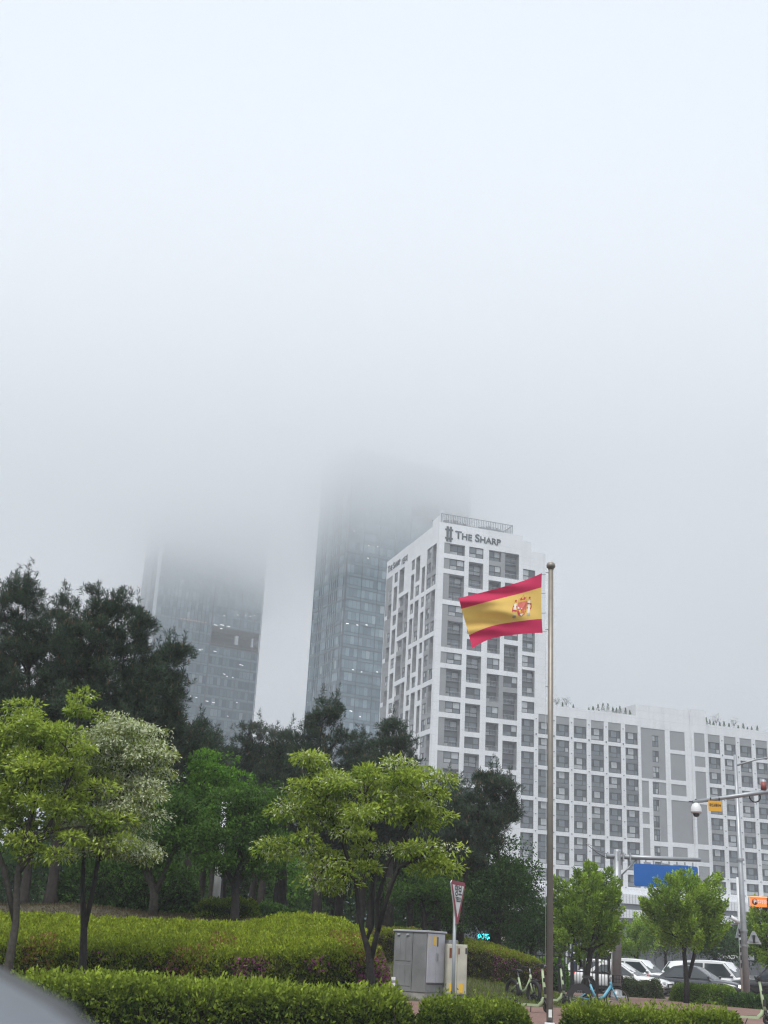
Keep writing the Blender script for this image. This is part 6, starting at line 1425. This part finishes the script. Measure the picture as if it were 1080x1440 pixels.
# cloud shells, each starting a little higher: uneven undersides, denser upward
rngc=np.random.default_rng(3)
for i,(zb,den) in enumerate(CLOUD):
    nx,ny=48,48; gx=np.linspace(-CLX,CLX+60,nx); gy=np.linspace(CLY0,CLY1,ny); X,Y=np.meshgrid(gx,gy,indexing='ij')
    Zb=zb+CLOUD_B*lumps(X,Y,70+i,.014)+CLOUD_B*.8*lumps(X,Y,80+i,.035)+8*np.exp(-((X-45)/60)**2)*np.exp(-((Y-400)/120)**2)
    edge=np.clip(np.minimum(np.minimum(X+CLX,CLX+60-X),np.minimum((Y-CLY0)*1.2,CLY1-Y))/110,0,1)
    Zb=Zb+(1-S(edge))*(CLT-2-Zb-i)
    Zb=np.minimum(Zb,CLT-2-i)
    Zb=np.maximum(Zb,HZ+.3+.3*i)
    pts=[(X[a,b_],Y[a,b_],Zb[a,b_]) for a in range(nx) for b_ in range(ny)]+[(X[a,b_],Y[a,b_],CLT-i*.6) for a in range(nx) for b_ in range(ny)]
    I=lambda a,b_,t: t*nx*ny+a*ny+b_; F=[]
    for a in range(nx-1):
        for b_ in range(ny-1):
            F.append((I(a,b_,0),I(a,b_+1,0),I(a+1,b_+1,0),I(a+1,b_,0))); F.append((I(a,b_,1),I(a+1,b_,1),I(a+1,b_+1,1),I(a,b_+1,1)))
    for a in range(nx-1): F+= [(I(a,0,0),I(a+1,0,0),I(a+1,0,1),I(a,0,1)),(I(a+1,ny-1,0),I(a,ny-1,0),I(a,ny-1,1),I(a+1,ny-1,1))]
    for b_ in range(ny-1): F+= [(I(0,b_+1,0),I(0,b_,0),I(0,b_,1),I(0,b_+1,1)),(I(nx-1,b_,0),I(nx-1,b_+1,0),I(nx-1,b_+1,1),I(nx-1,b_,1))]
    me=bpy.data.meshes.new('low_cloud'); me.from_pydata(pts,[],F); me.materials.append(vol('cloud_%d'%i,den,(.99,.995,1.),CLG)); me.update()
    o=link('low_cloud',me); o['kind']='stuff'
# ================================================================== SKY, SUN, CAMERA
w=bpy.data.worlds.new('World'); sc.world=w; w.use_nodes=True; nt=w.node_tree; bg=nt.nodes['Background']
sky=nt.nodes.new('ShaderNodeTexSky'); sky.sky_type='NISHITA'; sky.sun_disc=False; sky.sun_elevation=R(58); sky.sun_rotation=R(200); sky.dust_density=6; sky.air_density=1.5
hs_=nt.nodes.new('ShaderNodeHueSaturation'); hs_.inputs['Saturation'].default_value=.25; nt.links.new(sky.outputs[0],hs_.inputs['Color'])
tc=nt.nodes.new('ShaderNodeTexCoord'); sp=nt.nodes.new('ShaderNodeSeparateXYZ'); nt.links.new(tc.outputs['Generated'],sp.inputs[0])
mr=nt.nodes.new('ShaderNodeMapRange'); mr.inputs['From Min'].default_value=0; mr.inputs['From Max'].default_value=1; mr.inputs['To Min'].default_value=SKY0; mr.inputs['To Max'].default_value=SKY1; nt.links.new(sp.outputs['Z'],mr.inputs['Value'])
oc=nt.nodes.new('ShaderNodeVectorMath'); oc.operation='SCALE'; oc.inputs[0].default_value=SKYC; nt.links.new(mr.outputs[0],oc.inputs['Scale'])
mx2=nt.nodes.new('ShaderNodeMix'); mx2.data_type='RGBA'; mx2.inputs['Factor'].default_value=.88; nt.links.new(hs_.outputs[0],mx2.inputs['A']); nt.links.new(oc.outputs[0],mx2.inputs['B'])
nt.links.new(mx2.outputs['Result'],bg.inputs['Color']); bg.inputs['Strength'].default_value=.1
sd=bpy.data.lights.new('sun','SUN'); sd.energy=SUN; sd.angle=R(25); sd.color=(1,.97,.92); so=bpy.data.objects.new('sun',sd); col.objects.link(so)
el,az=R(58),R(200)   # sun high, behind and to the left of the viewer
dv=Vector((math.sin(az)*math.cos(el),math.cos(az)*math.cos(el),math.sin(el))); so.rotation_euler=dv.to_track_quat('Z','Y').to_euler(); so.location=(0,-20,60)
cd=bpy.data.cameras.new('camera'); co=bpy.data.objects.new('camera',cd); col.objects.link(co); sc.camera=co
co.matrix_world=Matrix(((CR[0],CU[0],-CF[0],0),(CR[1],CU[1],-CF[1],0),(CR[2],CU[2],-CF[2],CZ),(0,0,0,1)))
cd.sensor_fit='VERTICAL'; cd.sensor_height=36; cd.sensor_width=27; cd.lens=36*FP/1440; cd.clip_start=.05; cd.clip_end=6000
cd.dof.use_dof=True; cd.dof.focus_distance=60; cd.dof.aperture_fstop=3.8
sc.view_settings.view_transform='Standard'; sc.view_settings.look='None'; sc.view_settings.exposure=EXPO; sc.view_settings.gamma=1; sc.view_settings.use_curve_mapping=False
cy=sc.cycles; cy.use_denoising=True; cy.denoising_prefilter='ACCURATE'; cy.pixel_filter_type='BLACKMAN_HARRIS'; cy.filter_width=1.2; cy.denoiser='OPENIMAGEDENOISE'; cy.max_bounces=8; cy.diffuse_bounces=3; cy.glossy_bounces=3; cy.transmission_bounces=4; cy.volume_bounces=VB; cy.transparent_max_bounces=48
cy.use_adaptive_sampling=True; cy.adaptive_threshold=.015; cy.caustics_reflective=False; cy.caustics_refractive=False; cy.sample_clamp_indirect=6
sc.render.use_persistent_data=False
